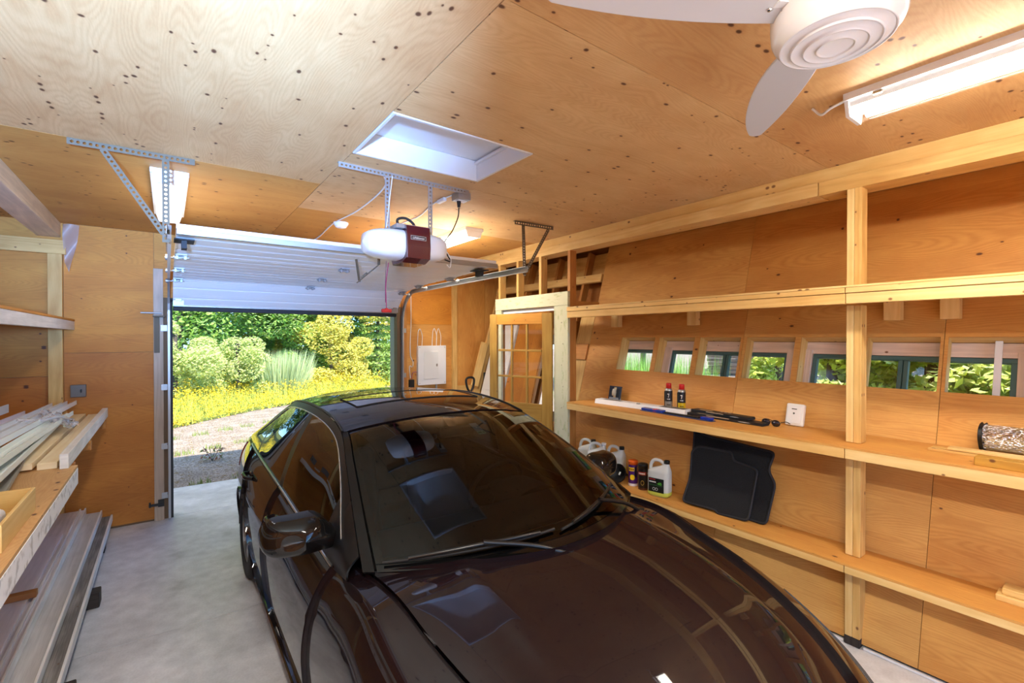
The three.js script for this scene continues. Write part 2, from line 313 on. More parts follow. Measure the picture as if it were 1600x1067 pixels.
// right wall: leaning plywood with a row of slot windows, posts and beam in front of it
const wallRight = struct('wall_right', 'leaning orange plywood side wall with posts and beam', 'wall');
const OPEN = [[-3.30, -2.88], [-2.832, -2.45], [-2.398, -2.025], [-1.978, -1.604], [-1.562, -1.187], [-1.146, -.77], [-.734, -.36], [-.31, .06]];
const WY0 = 1.525, WY1 = 1.857;
{
  const S = (z0, z1, y0, y1, m) => mesh('plywood_sheet', leanSheet(z0 + .0015, z1 - .0015, y0, y1 - .003, OPEN.filter((o) => o[0] > z0 - .01 && o[1] < z1 + .01 && y0 < WY0 && y1 > WY1).map((o) => [o[0], o[1], WY0, WY1]), 0, .012, 1), M.wR[m], wallRight);
  S(-3.748, -2.002, .02, 2.13, 1); S(-2.002, -.752, .02, 2.13, 0); S(-.752, ZR, .02, 2.13, 2);
  S(-3.748, -2.05, 2.13, 3.0, 0); S(-2.05, ZR, 2.13, 3.0, 1);
  // studs at the window openings with an outer batten behind a shadow gap
  const edges = [[-3.35, OPEN[0][0]], ...OPEN.slice(0, -1).map((o, i) => [o[1], OPEN[i + 1][0]]), [OPEN[7][1], .18]];
  edges.forEach(([a, b], i) => {
    mesh('stud', leanBar(a + .006, b - .002, .05, 2.9, .0125, .085), M.lum[i % 2], wallRight);
    mesh('outer_batten', leanBar(a + .010, b - .012, 1.3, 2.0, .098, .15), i % 3 ? M.lumPale : M.lum[0], wallRight);
  });
  mesh('window_head', leanBar(-3.7, .3, WY1 + .004, WY1 + .06, .0125, .15, 1, 0), M.lumPale, wallRight, null, 'pale window head board');
  mesh('window_stool', leanBar(-3.7, .3, WY0 - .06, WY0 - .03, .0125, .15, 1, 0), M.lum[1], wallRight);
  // outer sheathing with the openings of three outer windows, and of the side doorway further back
  const sh = std({ map: TX.lum2, color: C(190, 150, 120), roughness: .8 }), shz = [[-6.1, -5.02], [-4.12, .9]];
  mesh('sheathing', leanSheet(-4.12, 2.45, -.1, 1.45, null, .20, .03, 1), sh, wallRight); mesh('sheathing', leanSheet(-4.12, 2.45, 1.79, 3.6, null, .20, .03, 1), sh, wallRight); mesh('sheathing', leanSheet(-6.1, -4.66, -.1, 3.6, null, .20, .03, 1), sh, wallRight); mesh('sheathing', leanSheet(-4.66, -4.12, 2.05, 3.6, null, .20, .03, 1), sh, wallRight);
  mesh('sheathing', leanSheet(.16, 2.45, 1.45, 1.79, null, .20, .03, 1), sh, wallRight); mesh('sheathing', leanSheet(-4.12, -3.92, 1.45, 1.79, null, .20, .03, 1), sh, wallRight);
  for (const [a, b] of [[-2.93, -2.77], [-1.71, -1.53], [-.455, -.36]]) mesh('outer_trim', leanBar(a, b, 1.44, 1.80, .135, .185), M.pink, wallRight, null, 'pale pink trim between outer windows');
  mesh('outer_trim', leanBar(-3.9, .3, 1.772, 1.86, .152, .19, 1, 0), M.pink, wallRight, null, 'pale pink head trim over outer windows');
  mesh('batten', leanBar(-.545, -.512, WY0, WY1, .088, .10), M.whiteGloss, wallRight, null, 'white batten inside the window');
  // beam and top plate
  mesh('beam', bar(3.31, 3.49, 2.745, 2.83, ZF, -1.25, 2), M.lum[0], wallRight); mesh('beam', bar(3.31, 3.49, 2.745, 2.83, -1.245, ZR, 2), M.lum[1], wallRight);
  mesh('top_plate', bar(3.325, 3.49, 2.83, CY, ZF, ZR, 2), M.lumPale, wallRight);
  // double post between the shelves
  const seg = [[.05, .485], [.541, 1.148], [1.222, 2.046], [2.156, 2.745]];
  for (const [a, b] of seg) for (const k of [0, 1]) mesh('post', bar(3.31, 3.40, a, b, -1.092 + k * .039, -1.054 + k * .039, 1), M.lum[k], wallRight);
  mesh('post_shoe', bar(3.305, 3.405, 0, .05, -1.094, -1.014, 0), M.sleeper, wallRight, null, 'dark post shoe');
  for (const [a, b] of seg) for (const k of [0, 1]) mesh('post', bar(3.31, 3.40, a ? a : 0, b, 1.40 + k * .039, 1.438 + k * .039, 1), M.lum[k], wallRight);
  // framing of the bay beside the inner door: studs over the door head, leaning studs and girts behind
  mesh('stud', bar(3.308, 3.396, 0, 2.745, -3.545, -3.506, 1), M.lumDark, wallRight);
  for (const z of [-3.985, -4.40, -4.77]) mesh('stud', bar(3.308, 3.396, 2.326, 2.745, z - .02, z + .02, 1), M.lum[1], wallRight);
  mesh('stud', bar(3.308, 3.396, 0, 2.326, -4.81, -4.77, 1), M.lumDark, wallRight);
  mesh('wide_stud', leanBar(-3.97, -3.752, .3, 2.13, 0, .04, 1), M.lum[1], wallRight);
  mesh('cleat', leanBar(-3.93, -3.75, 1.60, 1.78, -.022, 0, 1, 0), M.lumDark, wallRight);
  for (const z of [-4.08, -4.62, -5.2]) mesh('leaning_stud', leanBar(z - .02, z + .02, 2.06, 2.9, .02, .11, 1), M.lumDark, wallRight);
  mesh('leaning_stud', leanBar(-4.70, -4.66, 0, 2.06, .10, .145, 1), M.lumDark, wallRight); mesh('leaning_stud', leanBar(-4.12, -4.08, 0, 2.06, .02, .11, 1), M.lumDark, wallRight);
  mesh('girt', leanBar(-5.9, -3.76, 2.50, 2.59, -.02, .02, 1, 0), M.lum[0], wallRight);
  mesh('girt', leanBar(-5.9, -3.76, 2.60, 2.9, .112, .14, 1, 0), M.lum[1], wallRight);
  mesh('blocking', bar(3.42, 3.90, 2.16, 2.25, -3.74, -3.66, 0), M.lumDark, wallRight);
  // white painted casing of the inner doorway
}
const trim1 = struct('trim_1', 'mottled white painted casing around the inner doorway', 'door casing');
mesh('casing', bar(3.278, 3.307, 0, 2.185, -3.72, -3.506, 1), M.casing, trim1); mesh('casing', bar(3.278, 3.307, 0, 2.185, -4.81, -4.69, 1), M.casing, trim1); mesh('head_casing', bar(3.274, 3.307, 2.186, 2.326, -4.81, -3.506, 2), M.casing, trim1);
mesh('door_stop', bar(3.309, 3.345, 2.14, 2.185, -4.69, -3.72, 2), M.white, trim1);
for (let i = 0; i < 9; i++) mesh('nail_head', new THREE.SphereGeometry(.006, 6, 4), M.brass, trim1, [3.277, .25 + i * .22, -3.60 + (i % 2) * .02]);

// outer windows: teal sashes
[[-3.92, -2.93, null], [-2.775, -1.705, -2.22], [-1.527, -.455, -.982], [-.36, .16, null]].forEach(([a, b, m], i) => {
  const w = struct(`window_${i + 1}`, ['teal framed window at the far end of the slot window row', 'teal framed double window facing the log pile', 'teal framed double window facing the leafy bush', 'teal framed window nearest the camera side'][i], 'window');
  mesh('head_rail', leanBar(a, b, 1.744, 1.770, .155, .195, 1, 0), M.teal, w); mesh('sill_rail', leanBar(a, b, 1.45, 1.49, .155, .195, 1, 0), M.teal, w);
  mesh('stile', leanBar(a, a + .028, 1.49, 1.744, .155, .195), M.teal, w); mesh('stile', leanBar(b - .028, b, 1.49, 1.744, .155, .195), M.teal, w);
  if (m) { mesh('mullion', leanBar(m - .027, m - .002, 1.49, 1.744, .155, .195), M.teal, w); mesh('mullion', leanBar(m + .002, m + .027, 1.49, 1.744, .158, .198), M.teal, w); }
  for (const [p, q] of m ? [[a + .028, m - .027], [m + .027, b - .028]] : [[a + .028, b - .028]]) mesh('pane', leanSheet(p, q, 1.49, 1.744, null, .176, .003, 1), M.glass, w);
});

const baseRight = struct('baseboard_right', 'thin white foam strip between the right wall and the floor', 'sill strip');
mesh('strip', bar(3.316, 3.329, 0, .014, -1.0, ZR, 2), M.white, baseRight); mesh('strip', bar(3.316, 3.329, 0, .014, -3.5, -1.1, 2), M.white, baseRight);

// ------------------------------------------------------------------ shelves on the right
const SX = 3.16, SZ0 = -3.40, SZ1 = 1.9;
const wallX = (y) => 3.33 + .285 * y;
function shelf(label, top, boardT, rails, m) {
  const s = thing('wall_shelf', label, 'shelf', [0, 0, 0]);
  mesh('board', slab(SX + .004, wallX(top) - .006, top - boardT, top, SZ0, SZ1, 2), m, s);
  for (const [y0, y1, dx] of rails) for (const [a, b, k] of [[SZ0, -1.052, 0], [-1.048, SZ1, 1]]) mesh('front_rail', bar(SX + dx, SX + dx + .038, y0, y1, a, b, 2), k ? M.lum[0] : M.pineNew, s);
  return s;
}
const shU = shelf('upper empty shelf with double front rail above the slot windows', 2.153, .012, [[2.110, 2.1405, 0], [2.048, 2.108, .006]], M.wR[0]);
mesh('front_lip', bar(SX, SX + .09, 2.1415, 2.1545, SZ0, SZ1, 2), M.lum[0], shU);
const shM = shelf('middle shelf under the windows carrying cans and packages', 1.22, .012, [[1.15, 1.2075, .004]], M.wR[2]);
const shL = shelf('lower shelf behind the car carrying jugs and floor mats', .538, .012, [[.484, .5255, .004]], M.wR[2]);
for (const z of [-3.53 + .18, -2.45, -1.0, -.72]) { mesh('bracket_block', bar(wallX(2.0) - .10, wallX(2.0) - .03, 1.965, 2.11, z - .045, z + .045, 1), M.lum[0], shU); }
for (const z of [-.95, -2.4]) mesh('bracket_block', bar(wallX(1.1) - .10, wallX(1.1) - .04, 1.09, 1.205, z - .045, z + .045, 1), M.lum[1], shM);

// ------------------------------------------------------------------ overhead door
const door1 = struct('door_1', 'raised white sectional overhead garage door', 'garage door');
{
  const P = [[2.176, -5.905], [2.43, -5.62], [2.472, -5.12], [2.482, -4.36], [2.512, -3.56]], x0 = .045, x1 = 2.435, T = .045;
  for (let i = 0; i < 4; i++) {
    const [ya, za] = P[i], [yb, zb] = P[i + 1], len = Math.hypot(yb - ya, zb - za) - .006, ang = Math.atan2(yb - ya, zb - za);
    const prof = [], ribs = i ? [.24, .5, .76] : [.3, .68], N = 60;      // embossed pressed-steel face
    for (let k = 0; k <= N; k++) { const t = k / N; let d = 0; for (const r of ribs) d += .006 * Math.exp(-(((t - r) / .018) ** 2)); if (t < .06 || t > .94) d -= .004; prof.push(new THREE.Vector2((t - .5) * len, d)); }
    const sh = new THREE.Shape([...prof, new THREE.Vector2(.5 * len, T), new THREE.Vector2(-.5 * len, T)]);
    const g = new THREE.ExtrudeGeometry(sh, { depth: x1 - x0, bevelEnabled: false, curveSegments: 1 });
    g.translate(0, 0, -(x1 - x0) / 2);
    boxUV(g, 2, 2.4, .6, 0, i * .21);
    const m = mesh('door_section', g, M.steelWhite, door1);
    const dir = V3(0, yb - ya, zb - za).normalize(), nrm = V3(0, dir.z, -dir.y);   // shape x along the section, shape y up/outwards
    m.matrix.makeBasis(dir, nrm, V3(-1, 0, 0)); m.matrix.setPosition((x0 + x1) / 2, (ya + yb) / 2, (za + zb) / 2); m.matrix.decompose(m.position, m.quaternion, m.scale);
    // hinges across the lower joint of each section
    if (i) for (const hx of [.085, 1.30, 2.395]) {
      const h = mesh('hinge', merge([new THREE.BoxGeometry(.075, .006, .05).translate(0, 0, -.032), new THREE.BoxGeometry(.075, .006, .05).translate(0, 0, .032), new THREE.BoxGeometry(.016, .03, .03).translate(-.026, -.014, 0), new THREE.BoxGeometry(.016, .03, .03).translate(.026, -.014, 0), cyl(.008, .008, .1, 8).rotateZ(Math.PI / 2).translate(0, -.014, 0)]), M.galv, door1);
      h.position.set(hx, ya - .008, za); h.rotation.x = -ang * .5;
      if (hx < .2) mesh('roller', merge([cyl(.006, .006, .1, 8).rotateZ(Math.PI / 2).translate(-.05, -.02, 0), cyl(.022, .022, .014, 14).rotateZ(Math.PI / 2).translate(-.09, -.02, 0)]), M.galv, h);
      if (hx > 2) mesh('roller', merge([cyl(.006, .006, .1, 8).rotateZ(Math.PI / 2).translate(.05, -.02, 0), cyl(.022, .022, .014, 14).rotateZ(Math.PI / 2).translate(.09, -.02, 0)]), M.galv, h);
    }
  }
  mesh('bottom_seal', bar(x0, x1, 2.128, 2.172, -5.945, -5.885, 0, .01), M.seal, door1, null, 'dark rubber bottom seal');
  mesh('bottom_rail', bar(x0, x1, 2.172, 2.186, -5.935, -5.888, 0), M.galv, door1);
  for (const x of [.09, 2.39]) { mesh('top_fixture', merge([new THREE.BoxGeometry(.11, .008, .16), new THREE.BoxGeometry(.03, .05, .10).translate(0, -.028, 0)]), M.seal, door1, [x, 2.488, -3.78]); mesh('bottom_bracket', merge([new THREE.BoxGeometry(.09, .07, .012), new THREE.BoxGeometry(.05, .02, .03).translate(0, .02, .015)]), M.galv, door1, [x, 2.215, -5.848]); }
  mesh('top_strut', bar(x0, x1, 2.488, 2.525, -3.575, -3.535, 0), M.galv, door1);
  mesh('label_plate', bar(1.98 + .28, 2.06 + .28, 2.318, 2.320, -5.72, -5.70, 0), M.whiteGloss, door1).rotation.set(0, 0, 0);
}
// tracks
function track(name, label, x, s) {
  const t = thing(name, label, 'door track', [0, 0, 0], 'garage door tracks');
  const pts = [[x, .02, ZF + .055], [x, .8, ZF + .055], [x, 1.6, ZF + .055], [x, 2.06, ZF + .055]]; for (let k = 1; k <= 8; k++) { const a = k / 8 * Math.PI / 2; pts.push([x, 2.06 + .385 * Math.sin(a), ZF + .055 + .385 * (1 - Math.cos(a))]); } pts.push([x, 2.447, -4.4], [x, 2.449, -3.22]);
  // C channel swept along the path: web on the outside, two lips
  const prof = [[0, -.026], [0, .026], [-s * .02, .026], [-s * .02, .020]], prof2 = [[0, -.026], [-s * .02, -.026], [-s * .02, -.020]];
  const ring = []; const pv = pts.map((p) => V3(...p));
  const seg = (pr, i0, i1) => { const pos = [], idx = [], n = pr.length; for (let i = i0; i <= i1; i++) { const a = pv[Math.max(0, i - 1)], b = pv[Math.min(pv.length - 1, i + 1)], d = b.clone().sub(a).normalize(), up = V3(0, d.z, -d.y); for (const [px, pn] of pr) pos.push(pv[i].x + px, pv[i].y + up.y * pn, pv[i].z + up.z * pn); } for (let i = 0; i < i1 - i0; i++) for (let k = 0; k < n - 1; k++) { const a = i * n + k; idx.push(a, a + n, a + 1, a + 1, a + n, a + n + 1); } const g = new THREE.BufferGeometry(); g.setAttribute('position', new THREE.Float32BufferAttribute(pos, 3)); g.setAttribute('uv', new THREE.Float32BufferAttribute(new Float32Array(pos.length / 3 * 2), 2)); g.setIndex(idx); const q = g.toNonIndexed(); q.computeVertexNormals(); return q; };
  mesh('vertical_track', merge([seg(prof, 0, 3), seg(prof2, 0, 3)]), M.galv, t); mesh('curved_track', merge([seg(prof, 3, 11), seg(prof2, 3, 11)]), M.galv, t); mesh('horizontal_track', merge([seg(prof, 11, 13), seg(prof2, 11, 13)]), s < 0 ? M.steelWhite : M.galv, t);
  mesh('track_angle', bar(x + s * .002, x + s * .006, 2.425, 2.475, -3.9, -3.22, 2), M.galv, t);
  for (const y of [.25, .75, 1.35, 1.95]) mesh('track_bracket', merge([new THREE.BoxGeometry(.05, .06, .004).translate(s * .03, 0, -.052), new THREE.BoxGeometry(.004, .04, .05).translate(s * .006, 0, -.028)]), M.galv, t, [x, y, ZF + .055 + .02]);
  return t;
}
track('door_track', 'galvanised overhead door track left of the opening, seen end-on', .0, -1);
track('door_track', 'galvanised overhead door track curving up beside the electrical panel', 2.53, 1);
// short cable drum bracket and latch on the left jamb
{
  const d = thing('drum_bracket', 'small galvanised bracket plate on the left door jamb', 'bracket', [0, 0, 0]);
  mesh('plate', merge([bar(-.11, -.065, 1.7, 2.06, ZF + .021, ZF + .027, 1), bar(-.12, -.02, 2.06, 2.075, ZF + .021, ZF + .09, 0)]), M.galvDull, d);
  mesh('rod', cyl(.009, .009, .17, 10).rotateZ(Math.PI / 2), M.galv, d, [-.13, 2.10, ZF + .06]);
  const l = thing('door_latch', 'small dark slide latch low on the left jamb', 'latch', [-.06, .18, ZF + .03]);
  mesh('body', merge([new THREE.BoxGeometry(.05, .07, .018), new THREE.BoxGeometry(.12, .022, .016).translate(-.04, -.01, .01), cyl(.008, .008, .05, 8).translate(-.09, 0, .02)]), M.seal, l);
}
// perforated angle iron
function angleIron(a, b, w, up, mat, parent, name) {
  const A = V3(...a), B = V3(...b), len = A.distanceTo(B), s = new THREE.Shape([[-w / 2, 0], [w / 2, 0], [w / 2, len], [-w / 2, len]].map((p) => new THREE.Vector2(...p)));
  for (let y = .02; y < len - .015; y += .0254) { const h = new THREE.Path(); h.absarc(0, y, w * .22, 0, Math.PI * 2, true); s.holes.push(h); }
  const g1 = new THREE.ExtrudeGeometry(s, { depth: .0025, bevelEnabled: false, curveSegments: 5 });
  const g2 = new THREE.BoxGeometry(.0025, len, w * .8).translate(-w / 2 + .00125, len / 2, -w * .4);
  const g = merge([g1, g2]), y = B.clone().sub(A).normalize(), z = V3(...up), x = y.clone().cross(z).normalize(); z.crossVectors(x, y);
  g.applyMatrix4(new THREE.Matrix4().makeBasis(x, y, z).setPosition(A));
  return mesh(name, g, mat, parent);
}
{
  const h1 = thing('track_hanger', 'perforated angle iron hanger holding the left track, beside the far left lamp', 'hanger', [0, 0, 0], 'perforated track hangers');
  angleIron([-.425, 2.892, -3.39], [.135, 2.892, -3.37], .035, [0, 0, 1], M.galvDull, h1, 'ceiling_angle'); angleIron([-.005, 2.875, -3.36], [-.005, 2.40, -3.36], .035, [0, 0, 1], M.galvDull, h1, 'drop_angle'); angleIron([-.28, 2.875, -3.372], [-.015, 2.45, -3.372], .032, [0, 0, 1], M.galvDull, h1, 'brace');
  const h2 = thing('track_hanger', 'perforated angle iron hanger holding the right track under the ceiling', 'hanger', [0, 0, 0], 'perforated track hangers');
  angleIron([2.525, 2.892, -3.40], [2.96, 2.892, -3.37], .035, [0, 0, 1], M.galvDull, h2, 'ceiling_angle'); angleIron([2.615, 2.875, -3.39], [2.56, 2.41, -3.30], .035, [0, 0, 1], M.galvDull, h2, 'drop_angle'); angleIron([2.90, 2.875, -3.37], [2.61, 2.45, -3.34], .032, [0, 0, 1], M.galvDull, h2, 'brace');
}
// ------------------------------------------------------------------ door opener
{
  const o = thing('garage_door_opener', 'white garage door opener with maroon front cover hung from the ceiling', 'door opener', [1.26, 2.45, -2.9]);
  // white lens housing: long rounded body; sections are rounded rectangles that shrink to the ends
  const W = .285, f = (u, v) => { const t = u * 2 - 1, e = Math.pow(1 - Math.pow(Math.abs(t), 3.2), .5), a = v * Math.PI * 2, c = Math.cos(a), s = Math.sin(a), p = 3.4, r = 1 / Math.pow(Math.abs(c) ** p + Math.abs(s) ** p, 1 / p); return [t * W, .095 * (.35 + .65 * e) * r * s * (e > 0 ? 1 : 0) * Math.min(1, e * 6), .12 * (.3 + .7 * e) * r * c * Math.min(1, e * 6)]; };
  mesh('housing', patch(f, 40, 36), std({ color: C(242, 243, 244), roughness: .3 }), o);
  const cs = new THREE.Shape(); const yz = [[.122, .108], [.13, .06], [.135, -.02], [.128, -.09], [.06, -.112], [-.10, -.112], [-.125, -.07], [-.125, .09], [-.1, .112], [.10, .114]]; cs.moveTo(...yz[0]); yz.slice(1).forEach((p) => cs.lineTo(...p)); cs.closePath();
  const cg = new THREE.ExtrudeGeometry(cs, { depth: .155, bevelEnabled: true, bevelSize: .004, bevelThickness: .004, bevelSegments: 2 }); cg.rotateY(-Math.PI / 2); cg.translate(.082 + .03, 0, 0);
  mesh('front_cover', cg, phys({ color: C(84, 16, 24), roughness: .25, clearcoat: .6 }), o, null, 'maroon front cover');
  const lt = canvasTex(256, 64, (g, w, h) => { g.fillStyle = '#d8d4d0'; g.fillRect(0, 0, w, h); g.fillStyle = '#2a1414'; g.fillRect(4, 4, w - 8, h - 8); g.fillStyle = '#e8e6e2'; g.font = 'italic bold 40px sans-serif'; g.textAlign = 'center'; g.textBaseline = 'middle'; g.fillText('LiftMaster', w / 2, h / 2 + 2); });
  const lb = mesh('name_plate', new THREE.PlaneGeometry(.105, .026), std({ map: lt, roughness: .4 }), o, [.03, .035, .1388]); lb.rotation.x = -.06;
  mesh('chassis', bar(-.10, .14, .095, .122, -.1, .1, 0), M.galv, o);
  angleIron([-.13, .43, .02], [-.13, .06, .02], .032, [0, 0, 1], M.galv, o, 'strap'); angleIron([.17, .43, .02], [.17, .06, .02], .032, [0, 0, 1], M.galv, o, 'strap');
  angleIron([-.43, .444, .01], [.49, .444, -.01], .032, [0, 0, 1], M.galv, o, 'ceiling_angle');
  mesh('rail', bar(.005, .045, .075, .115, -2.98, -.12, 2), M.galv, o);
  const tl = mesh('trolley', bar(-.03, .08, .04, .074, -.62, -.45, 2), M.galvDull, o);
  mesh('door_arm', merge([stick([-.16, -.03, -.50], [-.13, -.19, -.52], .018, .008), stick([.0, -.06, -.48], [-.15, -.20, -.52], .02, .008), stick([-.12, -.16, -.515], [-.08, -.125, -.50], .03, .014), stick([0, -.06, -.48], [.01, .05, -.5], .02, .008)]), M.galvDull, tl);
  mesh('antenna_wire', tube([[-.09, -.09, -.1], [-.085, -.2, -.13], [-.07, -.36, -.17]], .0018, 16, 5), std({ color: C(120, 60, 100), roughness: .6 }), o);
  const cd = mesh('release_cord', tube([[-.075, -.10, -.10], [-.078, -.24, -.14], [-.06, -.405, -.177]], .003, 16, 5), std({ color: C(170, 50, 110), roughness: .6 }), o, null, 'magenta release cord');
  mesh('release_handle', merge([bar(-.035, .035, -.012, .012, -.01, .01, 0, .008), bar(-.012, .012, -.01, .018, -.009, .009, 1, .006)]), M.red, cd, [-.06, -.415, -.177], 'red release handle');
  mesh('cable_loop', tube([[-.02, .11, -.03], [-.05, .17, -.01], [.0, .185, 0], [.05, .155, .01], [.06, .125, .02]], .009, 24, 6), M.black, o);
  mesh('bell_wire', tube([[-.10, .43, .03], [-.12, .3, .04], [-.14, .1, .03]], .003, 12, 5), M.white, o);
  mesh('bell_wire', tube([[.27, 0, .05], [.305, -.06, .06], [.30, -.12, .05], [.28, -.10, .05]], .003, 14, 5), M.white, o);
  const ob = thing('outlet_box', 'grey metal outlet box on the ceiling feeding the opener', 'outlet', [1.74, CY, -3.0]);
  mesh('box', new RoundedBoxGeometry(.105, .055, .105, 1, .006).translate(0, -.0275, 0), M.galv, ob); mesh('socket_face', new RoundedBoxGeometry(.07, .008, .05, 1, .003).translate(0, -.058, 0), M.white, ob); mesh('plug', cyl(.016, .011, .045, 12), M.black, ob, [-.02, -.083, 0]);
  const pc = mesh('power_cord', tube([[1.72, 2.80, -3.0], [1.715, 2.74, -3.0], [1.66, 2.63, -2.98], [1.56, 2.50, -2.93], [1.575, 2.42, -2.9], [1.59, 2.38, -2.88], [1.545, 2.39, -2.89]], .0045, 40, 6), M.black); tag(pc, 'black power cord hanging from ceiling outlet down to the opener', 'cord');
  const c1 = mesh('ceiling_cable', tube([[1.12, 2.904, -2.93], [1.213, 2.905, -3.12], [1.274, 2.905, -3.887], [1.236, 2.905, -4.456], [1.275, 2.905, -5.1], [1.27, 2.905, -5.7]], .0055, 50, 6), M.white); tag(c1, 'white cable run from the opener hanger past the smoke detector', 'cable');
  const c2 = mesh('ceiling_cable', tube([[1.70, 2.904, -3.04], [1.685, 2.904, -3.31], [1.76, 2.904, -3.78], [1.72, 2.904, -4.486], [1.79, 2.904, -5.137], [1.80, 2.904, -5.856]], .0055, 50, 6), M.white); tag(c2, 'white cable run from the ceiling outlet box towards the door wall', 'cable');
  const cl = thing('cable_clamp', 'white cable connector beside the ceiling outlet box', 'connector', [1.685, 2.895, -3.2]); mesh('body', new RoundedBoxGeometry(.03, .028, .11, 1, .006), M.white, cl);
}
// smoke detector
{
  const s = thing('smoke_detector', 'round white smoke detector on the ceiling in front of the overhead door', 'smoke detector', [1.29, CY, -4.42]);
  mesh('base', cyl(.066, .066, .014, 28).translate(0, -.007, 0), M.white, s); mesh('cover', lathe([[.0, -.05], [.03, -.049], [.048, -.042], [.052, -.03], [.06, -.026], [.06, -.014]], 28), M.whiteGloss, s);
}
// attic hatch
{
  const h = thing('attic_hatch', 'white recessed attic hatch in the ceiling', 'hatch', [0, 0, 0]), y1 = 3.04, t = .018;
  mesh('frame_board', bar(HX0, HX0 + t, CY - .004, y1, HZ0, HZ1, 2), M.hatch, h); mesh('frame_board', bar(HX1 - t, HX1, CY - .004, y1, HZ0, HZ1, 2), M.hatch, h);
  mesh('frame_board', bar(HX0 + t, HX1 - t, CY - .004, y1, HZ0, HZ0 + t, 0), M.hatch, h); mesh('frame_board', bar(HX0 + t, HX1 - t, CY - .004, y1, HZ1 - t, HZ1, 0), M.hatch, h);
  for (const [a, b] of [[HX0 + t, HX0 + t + .02], [HX1 - t - .02, HX1 - t]]) mesh('ledge', bar(a, b, y1 - .03, y1 - .012, HZ0 + t, HZ1 - t), M.hatch, h);
  mesh('panel', bar(HX0 - .01, HX1 + .01, y1 + .001, y1 + .02, HZ0 - .01, HZ1 + .01, 0), M.hatch, h, null, 'white hatch panel');
}
// ------------------------------------------------------------------ tube lamps
const tubeMat = std({ color: 0xffffff, roughness: .4, emissive: LAMP_COLOR, emissiveIntensity: 75 });
function tubeLamp(label, x, z0, z1, power, detail, glow = 1.8) {
  const lensMat = std({ color: C(235, 240, 244), roughness: .25, emissive: LAMP_COLOR, emissiveIntensity: glow });
  const l = thing('tube_lamp', label, 'lamp', [x, CY, (z0 + z1) / 2], 'ceiling tube lamps'), len = z1 - z0;
  mesh('tray', merge([new THREE.BoxGeometry(.20, .030, len).translate(0, -.015, 0), new THREE.BoxGeometry(.13, .02, len * .98).translate(0, -.04, 0)]), M.white, l);
  const s = new THREE.Shape([[-.085, 0], [-.066, -.052], [-.05, -.058], [.05, -.058], [.066, -.052], [.085, 0], [.080, 0], [.062, -.048], [.048, -.053], [-.048, -.053], [-.062, -.048], [-.08, 0]].map((p) => new THREE.Vector2(...p)));
  const g = new THREE.ExtrudeGeometry(s, { depth: len - .03, bevelEnabled: false }); g.translate(0, -.031, -(len - .03) / 2);
  if (detail) {
    mesh('lens', g, phys({ color: 0xffffff, transmission: 1, thickness: 0, roughness: .03 }), l, null, 'clear lens');
    for (const k of [-1, 1]) mesh('tube', cyl(.016, .016, len - .09, 16).rotateX(Math.PI / 2).translate(k * .036, -.062, 0), tubeMat, l, null, 'lit tube');
    for (const zz of [-len / 2 + .12, len / 2 - .3, -len / 2 + .75]) mesh('clip', new THREE.BoxGeometry(.012, .034, .03).translate(-.088, -.025, zz), M.brass, l);
  } else mesh('lens', g, lensMat, l, null, 'glowing lens');
  for (const k of [-1, 1]) { const e = new THREE.Shape([[-.088, 0], [-.068, -.06], [.068, -.06], [.088, 0]].map((p) => new THREE.Vector2(...p))); mesh('end_cap', new THREE.ExtrudeGeometry(e, { depth: .015, bevelEnabled: false }).translate(0, -.031, k > 0 ? len / 2 - .015 : -len / 2), M.white, l); }
  const r = new THREE.RectAreaLight(LAMP_COLOR, power, .13, len - .05); r.position.set(0, -.096, 0); r.rotation.x = -Math.PI / 2; l.add(r);
  return l;
}
tubeLamp('lit twin tube lamp on the ceiling beside the fan', 2.475, -.80, .42, LAMP_POWER * .15, true);
tubeLamp('lit tube lamp on the ceiling behind the left track hanger', .015, -4.9, -3.67, LAMP_POWER * .07);
tubeLamp('lit tube lamp on the ceiling behind the door opener', 2.385, -5.08, -3.86, LAMP_POWER * .45, false, 9);
tubeLamp('lit tube lamp on the ceiling above the camera', .015, -.3, .92, LAMP_POWER * 1.25, false, 5);
{
  const w = mesh('lamp_lead', tube([[2.40, 2.89, -.80], [2.38, 2.87, -.85], [2.395, 2.862, -.89], [2.40, 2.905, -.93]], .006, 20, 6), M.white); tag(w, 'short white lead at the end of the twin tube lamp', 'cable');
}
